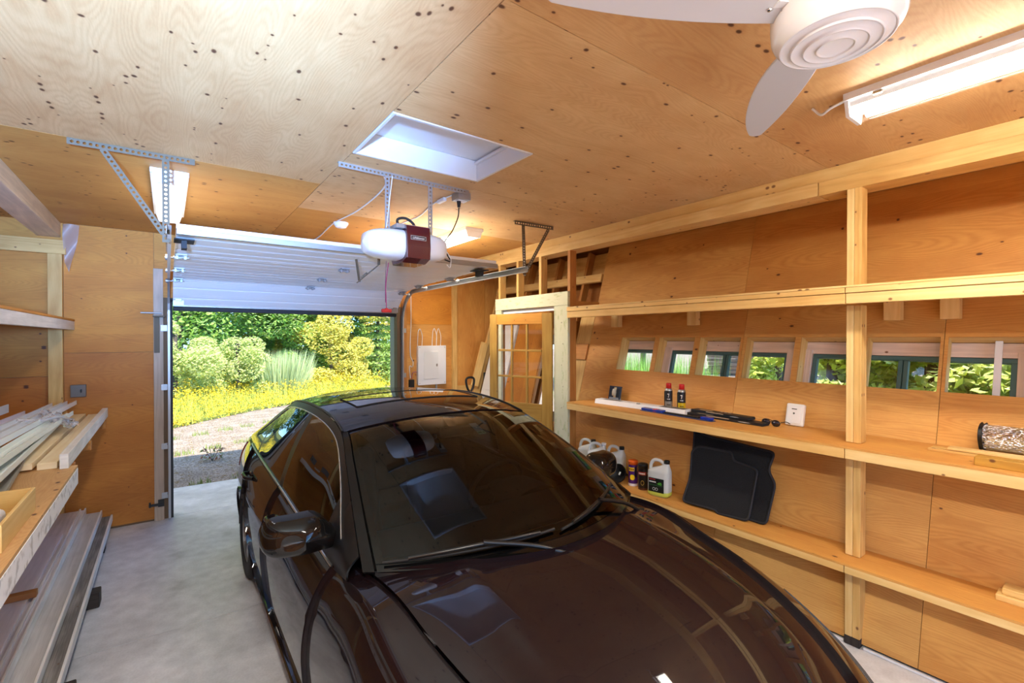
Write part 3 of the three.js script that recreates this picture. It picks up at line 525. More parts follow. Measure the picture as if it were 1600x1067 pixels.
// ------------------------------------------------------------------ ceiling fan
{
  const f = thing('ceiling_fan', 'white three-blade ceiling fan with round motor housing', 'ceiling fan', [1.275, CY, -.445]);
  mesh('downrod', cyl(.014, .014, .2, 12).translate(0, -.1, 0), M.white, f); mesh('canopy', lathe([[.015, -.06], [.05, -.045], [.062, -.01], [.062, 0]], 28), M.white, f);
  mesh('motor_housing', lathe([[.0, -.372], [.035, -.372], [.036, -.376], [.040, -.376], [.041, -.371], [.062, -.370], [.063, -.374], [.067, -.374], [.068, -.368], [.088, -.366], [.089, -.370], [.093, -.369], [.094, -.363], [.112, -.358], [.113, -.361], [.117, -.360], [.118, -.354], [.128, -.344], [.134, -.33], [.136, -.31], [.136, -.262], [.131, -.256], [.131, -.25], [.135, -.246], [.135, -.235], [.12, -.222], [.09, -.19], [.05, -.17], [0, -.165]], 56), M.whiteGloss, f, null, 'round white motor housing');
  [211, -41, 66].forEach((deg) => {
    const bl = new THREE.Shape(); bl.moveTo(.10, -.03); bl.bezierCurveTo(.18, -.07, .3, -.082, .42, -.075); bl.bezierCurveTo(.54, -.066, .63, -.045, .69, -.012); bl.bezierCurveTo(.70, .0, .69, .012, .675, .022); bl.bezierCurveTo(.5, .05, .3, .055, .10, .035); bl.closePath();
    const g = new THREE.ExtrudeGeometry(bl, { depth: .006, bevelEnabled: true, bevelSize: .003, bevelThickness: .002, bevelSegments: 2, curveSegments: 16 }); g.rotateX(Math.PI / 2 + .22);
    const b = mesh('blade', g, std({ color: C(206, 208, 212), roughness: .35 }), f, [0, -.285, 0]); b.rotation.y = -deg * Math.PI / 180;
    mesh('blade_bracket', merge([stick([.05, .0, .01], [.16, -.004, .0], .05, .008, [0, 1, 0], false)]), M.whiteGloss, b); for (const q of [.13, .165]) mesh('screw', new THREE.SphereGeometry(.007, 8, 6).scale(1, .6, 1), M.chrome, b, [q, -.011, 0]);
  });
}
// ------------------------------------------------------------------ electrical panel and things on the far wall
{
  const e = thing('electrical_panel', 'white electrical panel on the far wall right of the overhead door', 'electrical panel', [2.95, 1.475, ZF]);
  mesh('box', bar(-.205, .205, -.26, .26, .001, .06), M.white, e); mesh('cover', new RoundedBoxGeometry(.425, .54, .012, 1, .004).translate(0, 0, .066), M.whiteGloss, e); const dr = mesh('panel_door', new RoundedBoxGeometry(.22, .38, .008, 1, .003), M.white, e, [-.02, .0, .074]); mesh('door_latch', new RoundedBoxGeometry(.02, .035, .01, 1, .003), M.galv, dr, [.085, .0, .006]);
  for (const a of [-1, 1]) for (const b of [-1, 1]) mesh('screw', new THREE.SphereGeometry(.006, 8, 6), M.galv, e, [a * .19, b * .245, .073]);
  mesh('conduit', cyl(.014, .014, .12, 10), M.galv, e, [.08, -.32, .03]);
  [[-.16, .42, .07], [.06, .43, .07], [.125, .43, .07]].forEach(([x, t], i) => { const c = mesh('wall_cable', tube([[2.95 + x - .035, 1.735, ZF + .012], [2.95 + x - .03, 1.86, ZF + .012], [2.95 + x - .02, 1.95, ZF + .012], [2.95 + x, 1.475 + t + .08, ZF + .012], [2.95 + x + .015, 1.95, ZF + .012], [2.95 + x + .035, 1.88, ZF + .012], [2.95 + x + .03, 1.735, ZF + .012]], .0045, 36, 6), M.white); tag(c, ['single white cable loop above the left end of the panel', 'white cable loop second from left above the panel', 'white cable loop at the right end above the panel'][i], 'cable', 'cable loops above the panel'); });
  const w = mesh('wall_cable', tube([[2.66, 2.42, ZF + .01], [2.662, 2.1, ZF + .01], [2.655, 1.6, ZF + .01], [2.69, 1.52, ZF + .012], [2.675, 1.45, ZF + .012], [2.64, 1.48, ZF + .012], [2.65, 1.3, ZF + .012]], .005, 50, 6), M.white); tag(w, 'thin white cable running down the wall beside the door track', 'cable');
  const s = thing('wall_outlet', 'small black wall outlet below the thin white cable', 'outlet', [2.665, 1.22, ZF]); mesh('cover', new RoundedBoxGeometry(.075, .13, .03, 1, .006).translate(0, 0, .016), M.black, s); mesh('lead', tube([[.0, .07, .02], [.02, .16, .02], [.09, .165, .02]], .004, 12, 5), std({ color: C(140, 70, 130), roughness: .5 }), s);
  const k = thing('wall_outlet', 'dark double outlet on the leaning board behind the glazed door', 'outlet', [3.80, 1.28, ZF + .112]); mesh('cover', new RoundedBoxGeometry(.075, .12, .012, 1, .004), std({ color: C(70, 66, 60), roughness: .5 }), k); for (const q of [-1, 1]) mesh('socket', new RoundedBoxGeometry(.032, .034, .006, 1, .003), M.black, k, [0, q * .028, .008]);
  const b = thing('junction_box', 'dark grey metal box on the far left wall above the lumber', 'electrical box', [-.675, 1.355, ZF]); mesh('cover', new RoundedBoxGeometry(.11, .115, .03, 1, .004).translate(0, 0, .016), std({ color: C(110, 104, 98), metalness: .3, roughness: .5 }), b); mesh('toggle', new RoundedBoxGeometry(.012, .03, .02, 1, .003), M.black, b, [.02, 0, .035]);
  // shovel with D handle standing in the corner
  const sv = thing('shovel', 'shovel with black D handle standing in the far right corner', 'shovel', [3.40, 0, -5.62]);
  mesh('handle', tube([[-.06, 1.28, 0], [-.045, 1.16, 0], [0, 1.10, 0], [.045, 1.16, 0], [.06, 1.28, 0], [.0, 1.30, 0]], .016, 40, 8, true), M.black, sv, null, 'black D handle'); mesh('shaft', cyl(.015, .015, .86, 12).translate(0, .68, 0), M.lum[1], sv); mesh('blade', patch((u, v) => [(u - .5) * .22 * (v < .2 ? .55 + 2.2 * v : 1), .02 + .27 * v, .03 * (1 - (2 * u - 1) ** 2)], 8, 6, .002), M.galv, sv);
  const rd = thing('gas_can', 'red container top showing over the car roof', 'container', [3.16, 0, -5.66]); mesh('body', new RoundedBoxGeometry(.22, .30, .17, 2, .03).translate(0, .15, 0), M.red, rd); mesh('neck', cyl(.03, .04, .09, 14).translate(-.05, .34, 0), M.red, rd); mesh('grip', tube([[-.02, .30, 0], [0, .36, 0], [.06, .365, 0], [.08, .30, 0]], .013, 16, 6), M.red, rd);
}
// ------------------------------------------------------------------ glazed inner door standing ajar
{
  const d = struct('door_2', 'old wooden glazed door with nine panes standing ajar', 'door'); d.position.set(3.27, 0, -3.735); d.rotation.y = Math.atan2(-.31, -.71) ; // local +x runs from the hinge to the free edge
  d.rotation.y = Math.atan2(.71, -.30);
  const W = .78, H = 2.115, T = .036, B = .012, wood = std({ map: TX.lum2, color: C(238, 206, 152), roughness: .45 }), worn = std({ map: TX.lum2, color: C(206, 196, 152), roughness: .55 });
  const st = .095, top = .115, gy0 = 1.14;
  mesh('stile', bar(0, st + .02, B, H, -T / 2, T / 2, 1), worn, d, null, 'worn hinge stile'); mesh('stile', bar(W - st, W, B, H, -T / 2, T / 2, 1), worn, d); mesh('top_rail', bar(st + .02, W - st, H - top, H, -T / 2, T / 2, 0), wood, d); mesh('lock_rail', bar(st + .02, W - st, gy0 - .22, gy0, -T / 2, T / 2, 0), worn, d); mesh('bottom_rail', bar(st + .02, W - st, B, .25, -T / 2, T / 2, 0), wood, d); mesh('lower_panel', bar(st + .02, W - st, .25, gy0 - .22, -.008, .008, 1), wood, d);
  const gx0 = st + .02, gx1 = W - st, gy1 = H - top, pw = (gx1 - gx0) / 3, ph = (gy1 - gy0) / 3;
  for (let i = 1; i < 3; i++) mesh('muntin', bar(gx0 + pw * i - .011, gx0 + pw * i + .011, gy0, gy1, -.013, .013, 1), worn, d);
  for (let j = 1; j < 3; j++) for (let i = 0; i < 3; i++) mesh('muntin', bar(gx0 + pw * i + .011, gx0 + pw * (i + 1) - .011, gy0 + ph * j - .011, gy0 + ph * j + .011, -.013, .013, 0), worn, d);
  for (let j = 0; j < 3; j++) for (let i = 0; i < 3; i++) mesh('pane', new THREE.BoxGeometry(pw - .02, ph - .02, .003).translate(gx0 + pw * (i + .5), gy0 + ph * (j + .5), 0), M.glass, d);
  for (const y of [.35, 1.02, 1.83]) mesh('hinge', merge([new THREE.BoxGeometry(.03, .10, .003).translate(.012, 0, T / 2 + .002), cyl(.007, .007, .105, 8).translate(-.006, 0, T / 2 + .004)]), M.galv, d, [0, y, 0], 'steel butt hinge');
  mesh('knob', merge([cyl(.012, .012, .07, 10).rotateX(Math.PI / 2), new THREE.SphereGeometry(.026, 14, 10).translate(0, 0, .045), new THREE.SphereGeometry(.026, 14, 10).translate(0, 0, -.045)]), M.brass, d, [W - .05, 1.02, 0]);
  // white outer door leaf in the passage behind
  const o = struct('door_3', 'white outer door leaf seen through the glazed door', 'door');
  mesh('leaf', leanBar(-5.80, -5.28, .04, 2.05, .06, .10), M.white, o); mesh('leaf_panel', leanBar(-5.70, -5.36, .2, .95, .052, .06), M.white, o); mesh('leaf_panel', leanBar(-5.70, -5.36, 1.12, 1.92, .052, .06), M.white, o); mesh('lever', leanBar(-5.50, -5.47, 1.36, 1.50, .02, .052), M.galv, o);
  const pt = struct('wall_passage', 'plywood partition in the passage behind the glazed door', 'wall'); mesh('plywood_sheet', leanSheet(-5.265, -4.67, .02, 2.4, null, .085, .012, 1, 1), M.wL[0], pt);
}

// ------------------------------------------------------------------ the photographer's flash on a light stand, bounced off the ceiling (its cool hot spot shows on the plywood)
{
  const f = thing('photo_flash', 'black photo flash on a light stand beside the camera, aimed at the ceiling', 'flash', [-.30, 0, .55]);
  mesh('stand_pole', cyl(.012, .014, 1.72, 12).translate(0, .98, 0), M.galv, f); for (let k = 0; k < 3; k++) { const a = k * 2.094 + .5; mesh('stand_leg', stick([0, .5, 0], [.34 * Math.cos(a), .01, .34 * Math.sin(a)], .018, .018), M.black, f); }
  const head = new THREE.Group(); head.name = 'flash_head'; head.position.set(0, 1.90, 0); f.add(head); head.lookAt(FLASH_AIM);
  mesh('body', new RoundedBoxGeometry(.09, .07, .14, 2, .012).translate(0, 0, -.03), M.black, head); mesh('diffuser', new RoundedBoxGeometry(.11, .08, .03, 2, .01).translate(0, 0, .06), std({ color: 0xffffff, roughness: .5, emissive: C(236, 236, 255), emissiveIntensity: 1 }), head);
  const s = new THREE.SpotLight(FLASH_COLOR, FLASH_POWER, 0, .54, 1, 2); s.position.set(0, 0, .085); s.shadow.radius = 3; s.castShadow = true; head.add(s); s.target.position.set(0, 0, 3); head.add(s.target);
}

// ------------------------------------------------------------------ the car (origin: ground under the front axle; +z is its nose, +x its left side)
{
  const car = thing('sedan_car', 'dark plum brown four-door sedan parked nose towards the camera', 'car', [1.345, 0, -1.366]);
  const paint = phys({ color: new THREE.Color().setRGB(.0065, .003, .0045), metalness: 0, roughness: .5, specularIntensity: .15, clearcoat: .9, clearcoatRoughness: .025 });
  const pillar = phys({ color: C(8, 7, 8), roughness: .5, specularIntensity: .2, clearcoat: .45, clearcoatRoughness: .03 });
  const trimB = std({ color: C(16, 16, 18), roughness: .35 }), rubber = std({ color: C(18, 18, 19), roughness: .7 }), plast = std({ color: C(20, 20, 22), roughness: .55 });
  const glassF = phys({ color: C(128, 132, 132), transmission: 1, thickness: 0, roughness: .01, ior: 1.42 }), glassS = phys({ color: C(84, 88, 88), transmission: 1, thickness: 0, roughness: .01, ior: 1.52 });
  const frit = std({ color: C(9, 9, 10), roughness: .12 }), dash = std({ color: C(34, 33, 34), roughness: .8 }), cloth = std({ color: C(38, 35, 34), roughness: .9 });
  const satin = std({ color: C(200, 200, 200), metalness: .9, roughness: .25 });
  // plan width and side profile
  const WP = spline([[-3.85, .60], [-3.75, .73], [-3.5, .825], [-3.2, .868], [-2.8, .892], [-2.3, .897], [-1.4, .898], [-.4, .898], [.2, .893], [.5, .872], [.72, .82], [.86, .74], [.95, .63]]);
  const PR = spline([[.1, -.11], [.2, -.055], [.28, -.034], [.4, -.014], [.52, -.003], [.60, .0], [.70, -.006], [.78, -.018], [.84, -.034], [.90, -.062], [.95, -.098], [1.0, -.15]]);
  const YS = spline([[-3.85, .90], [-3.4, .945], [-3.0, .965], [-2.2, .950], [-1.75, .938], [-.64, .898], [-.4, .925], [-.15, .938], [.05, .885], [.366, .80], [.6, .70], [.74, .62], [.9, .50]]);   // shoulder / belt height
  const HW = (z, y) => WP(z) + PR(clamp(y * .95 / YS(z), .1, .95)) ;
  // top surface lines: rail (side), crown forward, crown up
  const RL = spline([[0, -.37, .975, .762, .33, .035], [.1, -.62, 1.105, .716, .25, .045], [.2, -.90, 1.240, .660, .165, .058], [.3, -1.17, 1.350, .604, .095, .065], [.38, -1.45, 1.400, .592, .05, .058], [.5, -1.9, 1.416, .594, 0, .05], [.6, -2.3, 1.392, .586, -.045, .055], [.68, -2.56, 1.345, .572, -.085, .06], [.8, -2.86, 1.238, .606, -.115, .05], [.9, -3.1, 1.135, .648, -.14, .045], [1, -3.36, 1.03, .69, -.16, .04]]);
  const top = (s, w) => { const [z, y, hx, bz, by] = RL(w), q = 1 - Math.pow(Math.abs(s), 2.2); return [s * hx, y + by * q, z + bz * (1 - s * s)]; };
  const sub = (s0, s1, w0, w1) => (u, v) => top(lerp(s0, s1, u), lerp(w0, w1, v));
  // windscreen, roof, rear window
  const ws = mesh('windshield', patch(sub(-.945, .945, .012, .292), 36, 24), glassF, car, null, 'windshield glass');
  const inset = (f, d) => (u, v) => { const p = f(u, v), a = f(Math.min(1, u + .01), v), b = f(Math.max(0, u - .01), v), c = f(u, Math.min(1, v + .01)), e = f(u, Math.max(0, v - .01)); const n = V3(...a).sub(V3(...b)).cross(V3(...c).sub(V3(...e))).normalize(); if (n.y < 0) n.negate(); return [p[0] - n.x * d, p[1] - n.y * d, p[2] - n.z * d]; };
  mesh('frit_band', merge([patch(inset(sub(-.945, .945, .0, .022), .004), 30, 3), patch(inset(sub(-.945, -.91, .02, .292), .004), 2, 24), patch(inset(sub(.91, .945, .02, .292), .004), 2, 24), patch(inset(sub(-.945, .945, .284, .294), .004), 30, 2)]), frit, ws, null, 'black border band');
  const stT = canvasTex(64, 96, (g, w, h) => { g.fillStyle = '#8fa0a8'; g.fillRect(0, 0, w, h); g.fillStyle = '#dfe6e2'; g.beginPath(); g.arc(32, 44, 7, Math.PI, 0); g.fill(); g.fillStyle = '#a9d4b4'; g.fillRect(0, 70, w, 26); g.fillStyle = '#20402c'; for (let i = 0; i < 7; i++) if (i !== 4) g.fillRect(5 + 8 * i, 76, 5, 13); });
  mesh('sticker', patch(inset((u, v) => top(lerp(.05, .125, u), lerp(.222, .256, v)), .006), 4, 4), std({ map: stT, roughness: .6 }), ws, null, 'small parking sticker');
  mesh('a_pillar', patch(sub(-1, -.955, .0, .30), 4, 30, .012), pillar, car); mesh('a_pillar', patch(sub(.955, 1, .0, .30), 4, 30, .012), pillar, car);
  const sr0 = .39, sr1 = .475;
  const rf = mesh('roof_panel', patch(sub(-.985, .985, .3, .675), 40, 40, .01), paint, car, null, 'glossy roof panel');
  const srf = (u, v) => { const p = top(lerp(-.72, .72, u), lerp(sr0, sr1, v)); return [p[0], p[1] + .0035, p[2]]; };
  mesh('sunroof', patch(srf, 24, 14, .005), phys({ color: C(14, 14, 16), roughness: .03, clearcoat: 1 }), car, null, 'black glass sunroof');
  mesh('sunroof_seal', tube(Array.from({ length: 40 }, (_, i) => { const t = i / 40 * 4, k = Math.floor(t), q = t - k, uv = [[q, 0], [1, q], [1 - q, 1], [0, 1 - q]][k]; const p = srf(...uv); return [p[0], p[1] - .001, p[2]]; }), .0045, 120, 6, true), rubber, car);
  for (const s of [-1, 1]) mesh('drip_rail', tube(Array.from({ length: 24 }, (_, i) => { const p = top(s * .992, lerp(.3, .69, i / 23)); return [p[0], p[1] + .002, p[2]]; }), .007, 60, 6), trimB, car);
  mesh('rear_window', patch(sub(-.9, .9, .69, .985), 30, 20), glassS, car);
  mesh('rear_frit', patch(inset(sub(-.9, .9, .685, .70), .004), 30, 2), frit, car);
  mesh('c_pillar', patch(sub(-1, -.9, .675, 1), 4, 26, .01), paint, car); mesh('c_pillar', patch(sub(.9, 1, .675, 1), 4, 26, .01), paint, car);
  // greenhouse sides: between belt and rail
  const wOf = (() => { const t = []; for (let i = 0; i <= 200; i++) t.push([RL(i / 200)[0], i / 200]); return (z) => { for (let i = 0; i < 200; i++) if (z <= t[i][0] && z >= t[i + 1][0]) return lerp(t[i][1], t[i + 1][1], (t[i][0] - z) / (t[i][0] - t[i + 1][0])); return z > t[0][0] ? 0 : 1; }; })();
  const side = (sg, z, y) => { const w = wOf(z), [, yr, hr] = RL(w), yb = YS(z), hb = HW(z, yb), t = clamp((y - yb) / Math.max(.02, yr - yb), -.2, 1); return [sg * (lerp(hb, hr, t) + .022 * Math.sin(Math.PI * clamp(t))), y, z]; };
  const railY = (z) => RL(wOf(z))[1];
  const winTop = (z) => railY(z) - .040 - .035 * sstep(-.95, -.55, z) - .05 * sstep(-2.5, -3.0, z);
  for (const sg of [-1, 1]) {
    const fl = sg > 0;
    const sheet = (za, zb, ylo, yhi, nu, nv, sk) => patch((u, v) => { const z = lerp(za, zb, u); return side(sg, z, lerp(ylo(z), yhi(z), v)); }, nu, nv, sk, !fl);
    const yb = (z) => YS(z) + .016;
    // lower body panels: Coons patches in side view, laid on the body surface
    const line = (pts) => { const L = [0]; for (let i = 1; i < pts.length; i++) L.push(L[i - 1] + Math.hypot(pts[i][0] - pts[i - 1][0], pts[i][1] - pts[i - 1][1])); const T = L[L.length - 1]; return (t) => { const d = t * T; let i = 1; while (i < pts.length - 1 && L[i] < d) i++; const q = (d - L[i - 1]) / Math.max(1e-6, L[i] - L[i - 1]); return [lerp(pts[i - 1][0], pts[i][0], q), lerp(pts[i - 1][1], pts[i][1], q)]; }; };
    const panel = (name, b, t, l, r, nu, nv, parent = car, label) => { const B = line(b), T = line(t), Lf = line(l), Rt = line(r); return mesh(name, patch((u, v) => { const p = [0, 1].map((k) => lerp(B(u)[k], T(u)[k], v) + lerp(Lf(v)[k], Rt(v)[k], u) - lerp(lerp(B(0)[k], B(1)[k], u), lerp(T(0)[k], T(1)[k], u), v)); const crease = .007 * Math.exp(-(((p[1] - (.735 + .02 * (p[0] + 1))) / .02) ** 2)) * sstep(.3, -.3, p[0]) * sstep(-3.7, -3.2, p[0]); return [sg * (HW(p[0], p[1]) + crease), p[1], p[0]]; }, nu, nv, .018, fl), paint, parent, null, label); };
    const belt = (a, b, n = 16) => Array.from({ length: n + 1 }, (_, i) => { const z = lerp(a, b, i / n); return [z, YS(z)]; });
    const arch = (zc, a0, a1, n = 16) => Array.from({ length: n + 1 }, (_, i) => { const a = lerp(a0, a1, i / n); return [zc + .365 * Math.cos(a), .335 + .365 * Math.sin(a)]; });
    const zE = (y) => -.668 + .048 * sstep(.5, .93, y), edgeL = (y0, y1) => Array.from({ length: 10 }, (_, i) => { const y = lerp(y0, y1, i / 9); return [zE(y), y]; });
    const zB = -1.755, zBb = -1.69, G = .0035;
    const fd = panel('front_door', [[zE(.235), .235], [zBb + G, .235]], belt(zE(YS(-.62)), zB + G), edgeL(.235, YS(-.62)), [[zBb + G, .235], [zB + G, YS(zB)]], 26, 20);
    const ac = arch(-2.775, .02, .95, 8);
    const rd = panel('rear_door', [[zBb - G, .235], [-2.38, .235]], belt(zB - G, -2.86), [[zBb - G, .235], [zB - G, YS(zB)]], [[-2.38, .235], ...ac.slice(0, 7).map((p) => [p[0] + .012, p[1]]), [-2.70, .80], [-2.86, YS(-2.86)]], 26, 24);
    panel('quarter_panel', [...arch(-2.775, .86, Math.PI - .02, 16), [-3.3, .34], [-3.62, .36]], belt(-2.87, -3.72), [[-2.53, .61], [-2.71, .80], [-2.87, YS(-2.87)]], [[-3.62, .36], [-3.70, .6], [-3.72, YS(-3.72)]], 34, 18);
    // front fender: side and rolled top in one sheet up to the bonnet gap
    const hoodHX = spline([[-.42, .735], [-.1, .715], [.3, .665], [.6, .59], [.8, .50], [.92, .42]]);
    const yC = spline([[-.45, 1.03], [-.05, 1.005], [.2, .972], [.5, .900], [.72, .805], [.88, .69], [.95, .60]]);
    const topY = (x, z) => { const ys = YS(z), c = yC(z), hs = HW(z, ys), q = clamp(Math.abs(x) / hs); return c - (c - ys) * Math.pow(q, 2.5) + .009 * Math.exp(-(((q - .56) / .05) ** 2)) * sstep(.85, .2, z); };
    const fbot = line([[-.655, .24], [-.42, .24], ...arch(0, Math.PI - .1, .05, 18), [.44, .36], [.78, .45]]);
    const ftop = (u) => lerp(zE(YS(-.62)) + .007, .84, u);
    mesh('front_fender', patch((u, v) => {
      const zt = ftop(u), vs = .72; if (v <= vs) { const q = v / vs, b = fbot(u), z = lerp(b[0], zt, Math.pow(q, .8)), y = lerp(b[1], YS(zt) - .0, q); const z0 = lerp(fbot(0)[0], ftop(0), Math.pow(q, .8)), zz = z + (zE(y) + .007 - z0) * Math.pow(1 - u, 10); return [sg * HW(zz, y), y, zz]; }
      const q = (v - vs) / (1 - vs), hs = HW(zt, YS(zt)), he = Math.min(hs - .02, hoodHX(zt) + G), x = lerp(hs, he, q); return [sg * x, topY(x, zt), zt];
    }, 40, 26, .015, !fl), paint, car);
    if (fl) {
      // bonnet, built once across the whole width
      const rear = (s) => -.372 + .345 * (1 - s * s) + .012;
      mesh('hood', patch((u, v) => { const s = u * 2 - 1, fz = .90 - .12 * s * s * s * s, z = lerp(rear(s), fz, v), x = s * (hoodHX(z) - G); return [x, topY(x, z), z]; }, 44, 44, .02, false), paint, car, null, 'dark plum hood with two creases');
      mesh('cowl', patch((u, v) => { const s = (u * 2 - 1) * .97, a = top(s * .98, .006), z = lerp(rear(s) - .002, a[2], v); return [s * .745, lerp(topY(s * .735, rear(s)) - .028, a[1] - .012, v), z]; }, 30, 4), plast, car, null, 'black plastic cowl');
      // nose
      const nose = (u, v) => { const s = u * 2 - 1, y = lerp(.17, .64 - .13 * s * s * s * s, v), wz = .955 - .03 * (v - .4) ** 2 - .36 * Math.pow(Math.abs(s), 4) - .06 * (1 - v) * (1 - v) - .055 * v * v * v; return [s * .845, y, wz]; };
      mesh('front_bumper', patch(nose, 40, 18, .02, false), paint, car); mesh('grille', patch((u, v) => { const p = nose(lerp(.33, .67, u), lerp(.62, .9, v)); return [p[0], p[1], p[2] + .006]; }, 16, 8, .02), trimB, car);
      mesh('license_plate', bar(-.15, .15, .36, .51, .955, .965, 0), M.white, car);
      // tail
      const decky = (x, z) => { const ys = YS(z), c = spline([[-3.2, 1.075], [-3.5, 1.05], [-3.75, 1.01], [-3.85, .98]])(z), q = clamp(Math.abs(x) / (HW(z, ys))); return c - (c - ys) * Math.pow(q, 2.6); };
      mesh('trunk_lid', patch((u, v) => { const s = u * 2 - 1, za = -3.36 - .16 * (1 - s * s) - .006, z = lerp(za, -3.83 + .05 * s * s, v), x = s * Math.min(.69, HW(z, YS(z)) - .03); return [x, decky(x, z), z]; }, 30, 16, .02, true), paint, car);
      mesh('rear_bumper', patch((u, v) => { const s = u * 2 - 1, y = lerp(.2, .955, v), z = -3.86 + .20 * Math.pow(Math.abs(s), 4) + .03 * (1 - v) + .02 * v * v; return [s * HW(-3.64, y) * .995, y, z]; }, 30, 14, .02, true), paint, car);
      mesh('underbody', bar(-.74, .74, .16, .24, -3.7, .8, 2), rubber, car); mesh('floor_pan', bar(-.70, .70, .26, .29, -3.2, -.3, 2), rubber, car); mesh('firewall', bar(-.70, .70, .26, .84, -.36, -.30, 0), rubber, car); mesh('rear_bulkhead', bar(-.62, .62, .3, .96, -3.2, -3.12, 0), rubber, car);
    }
    mesh('deck_side', patch((u, v) => { const z = lerp(-3.0, -3.8, u), ys = YS(z), hs = HW(z, ys), w = wOf(Math.max(z, -3.36)), xi = z > -3.36 ? RL(w)[2] : Math.min(.695, hs - .028), yi = z > -3.36 ? RL(w)[1] : ys + .03; return [sg * lerp(hs, xi, v), lerp(ys, yi, v), z]; }, 20, 4, .01, !fl), paint, car);
    // sill and arches
    mesh('rocker', patch((u, v) => { const z = lerp(-.40, -2.40, u), y = lerp(.13, .228, v); return [sg * (HW(z, .23) - .02 * (1 - v) + .006 * Math.sin(Math.PI * v)), y, z]; }, 20, 5, .02, fl), paint, car);
    for (const zc of [0, -2.775]) mesh('wheel_well', patch((u, v) => { const a = lerp(-.1, Math.PI + .1, u); return [sg * lerp(.56, .872, v), .335 + .36 * Math.sin(a), zc + .36 * Math.cos(a)]; }, 24, 3), rubber, car);
    // glass and window frames
    const fg = mesh('window_glass', sheet(-.80, -1.715, yb, winTop, 26, 14, 0), glassS, fd), rg = mesh('window_glass', sheet(-1.80, -2.66, yb, winTop, 26, 14, 0), glassS, rd);
    mesh('quarter_glass', sheet(-2.70, -3.02, yb, (z) => Math.max(YS(z) + .03, winTop(z)), 14, 10, 0), glassS, car);
    mesh('window_frame', merge([sheet(-.70, -2.99, (z) => winTop(z) - .002, (z) => railY(z) - .004, 60, 3, .008)]), trimB, car);
    mesh('sail_panel', sheet(-.44, -.80, (z) => YS(z) + .004, (z) => z > -.72 ? Math.max(YS(z) + .006, railY(z) - .004) : winTop(z), 14, 5, .008), trimB, car);
    mesh('b_pillar', sheet(-1.715, -1.80, yb, (z) => winTop(z) - .002, 3, 12, .008), trimB, car); mesh('window_divider', sheet(-2.66, -2.70, yb, (z) => winTop(z) - .002, 3, 10, .008), trimB, car); mesh('c_pillar_side', sheet(-2.985, -3.36, (z) => YS(z) + .002, (z) => railY(z) - .002, 16, 5, .01), paint, car);
    mesh('belt_molding', tube(Array.from({ length: 24 }, (_, i) => { const z = lerp(-.62, -1.75, i / 23), p = side(sg, z, YS(z) + .010); return [p[0] + sg * .004, p[1], p[2]]; }), .0095, 50, 6), satin, fd, null, 'bright belt molding'); mesh('belt_molding', tube(Array.from({ length: 24 }, (_, i) => { const z = lerp(-1.76, -3.03, i / 23), p = side(sg, z, YS(z) + .010); return [p[0] + sg * .004, p[1], p[2]]; }), .0095, 50, 6), satin, rd, null, 'bright belt molding');
    mesh('window_seal', tube(Array.from({ length: 50 }, (_, i) => { const z = lerp(-.60, -3.0, i / 49), p = side(sg, z, winTop(z)); return [p[0] + sg * .003, p[1], p[2]]; }), .0042, 100, 6), satin, car);
    // door handles
    for (const [dz, par] of [[-1.52, fd], [-2.52, rd]]) { const y = .825 + .02 * (dz < -2), x = sg * (HW(dz, y)); mesh('door_handle', merge([tube([[x - sg * .004, y, dz + .095], [x + sg * .034, y + .004, dz + .07], [x + sg * .040, y + .006, dz], [x + sg * .034, y + .004, dz - .07], [x - sg * .004, y, dz - .095]], .0145, 24, 8), new THREE.SphereGeometry(.06, 16, 8).scale(.25, .55, 1).translate(x - sg * .008, y, dz)]), paint, par, null, 'body-coloured pull handle'); }
    // door mirrors
    const mr = new THREE.Group(); mr.name = 'side_mirror'; mr.position.set(sg * .90, 1.03, -.73); mr.scale.setScalar(1.08); car.add(mr);
    const mo = new THREE.CatmullRomCurve3([[.138, -.02], [.133, .035], [.105, .064], [.03, .07], [-.05, .069], [-.085, .046], [-.115, .008], [-.145, -.012], [-.148, -.062], [-.06, -.074], [.05, -.073], [.115, -.06]].map((q) => V3(q[0], q[1], 0)), true, 'centripetal');
    const mf = (u, v) => { const q = mo.getPoint(u % 1), k = Math.pow(Math.max(0, 1 - Math.pow(v, 3.2)), .5); return [sg * (lerp(.0, q.x, .15 + .85 * k) * (k > 0 ? 1 : 0) + .0), q.y * k - .004 * v, -.045 + v * .125 - .02 * Math.max(0, q.x / .14)]; };
    mesh('shell', patch(mf, 48, 18), phys({ color: C(9, 8, 9), roughness: .5, specularIntensity: .1, clearcoat: .8, clearcoatRoughness: .03 }), mr, null, 'glossy black mirror shell'); mesh('mirror_glass', patch((u, v) => { const q = mf(u, 0); return [q[0] * v * .92, q[1] * v * .9, -.043]; }, 30, 3), M.chrome, mr); mesh('mirror_rim', patch((u, v) => { const q = mf(u, 0), k = lerp(1, .9, v); return [q[0] * k, q[1] * k, q[2] + .003 * v]; }, 36, 1), trimB, mr);
    mesh('mirror_arm', merge([stick([-sg * .12, -.045, -.01], [-sg * .20, -.075, .01], .06, .05, [0, 1, 0])]), trimB, mr);
    // headlight and tail light
    mesh('headlight', patch((u, v) => { const z = lerp(.42, .86, u), y0 = YS(z) - .15 * (1 - .2 * u), y = lerp(y0, YS(z) - .03, v); return [sg * (HW(z, y) + .004), y, z]; }, 14, 6, .01, !fl), phys({ color: C(70, 74, 78), roughness: .08, metalness: .3, clearcoat: 1 }), car);
    mesh('tail_light', patch((u, v) => { const z = lerp(-3.5, -3.76, u), y = lerp(.70, .90, v); return [sg * (HW(z, y) + .005), y, z]; }, 10, 6, .01, fl), phys({ color: C(120, 10, 14), roughness: .1, clearcoat: 1 }), car);
  }
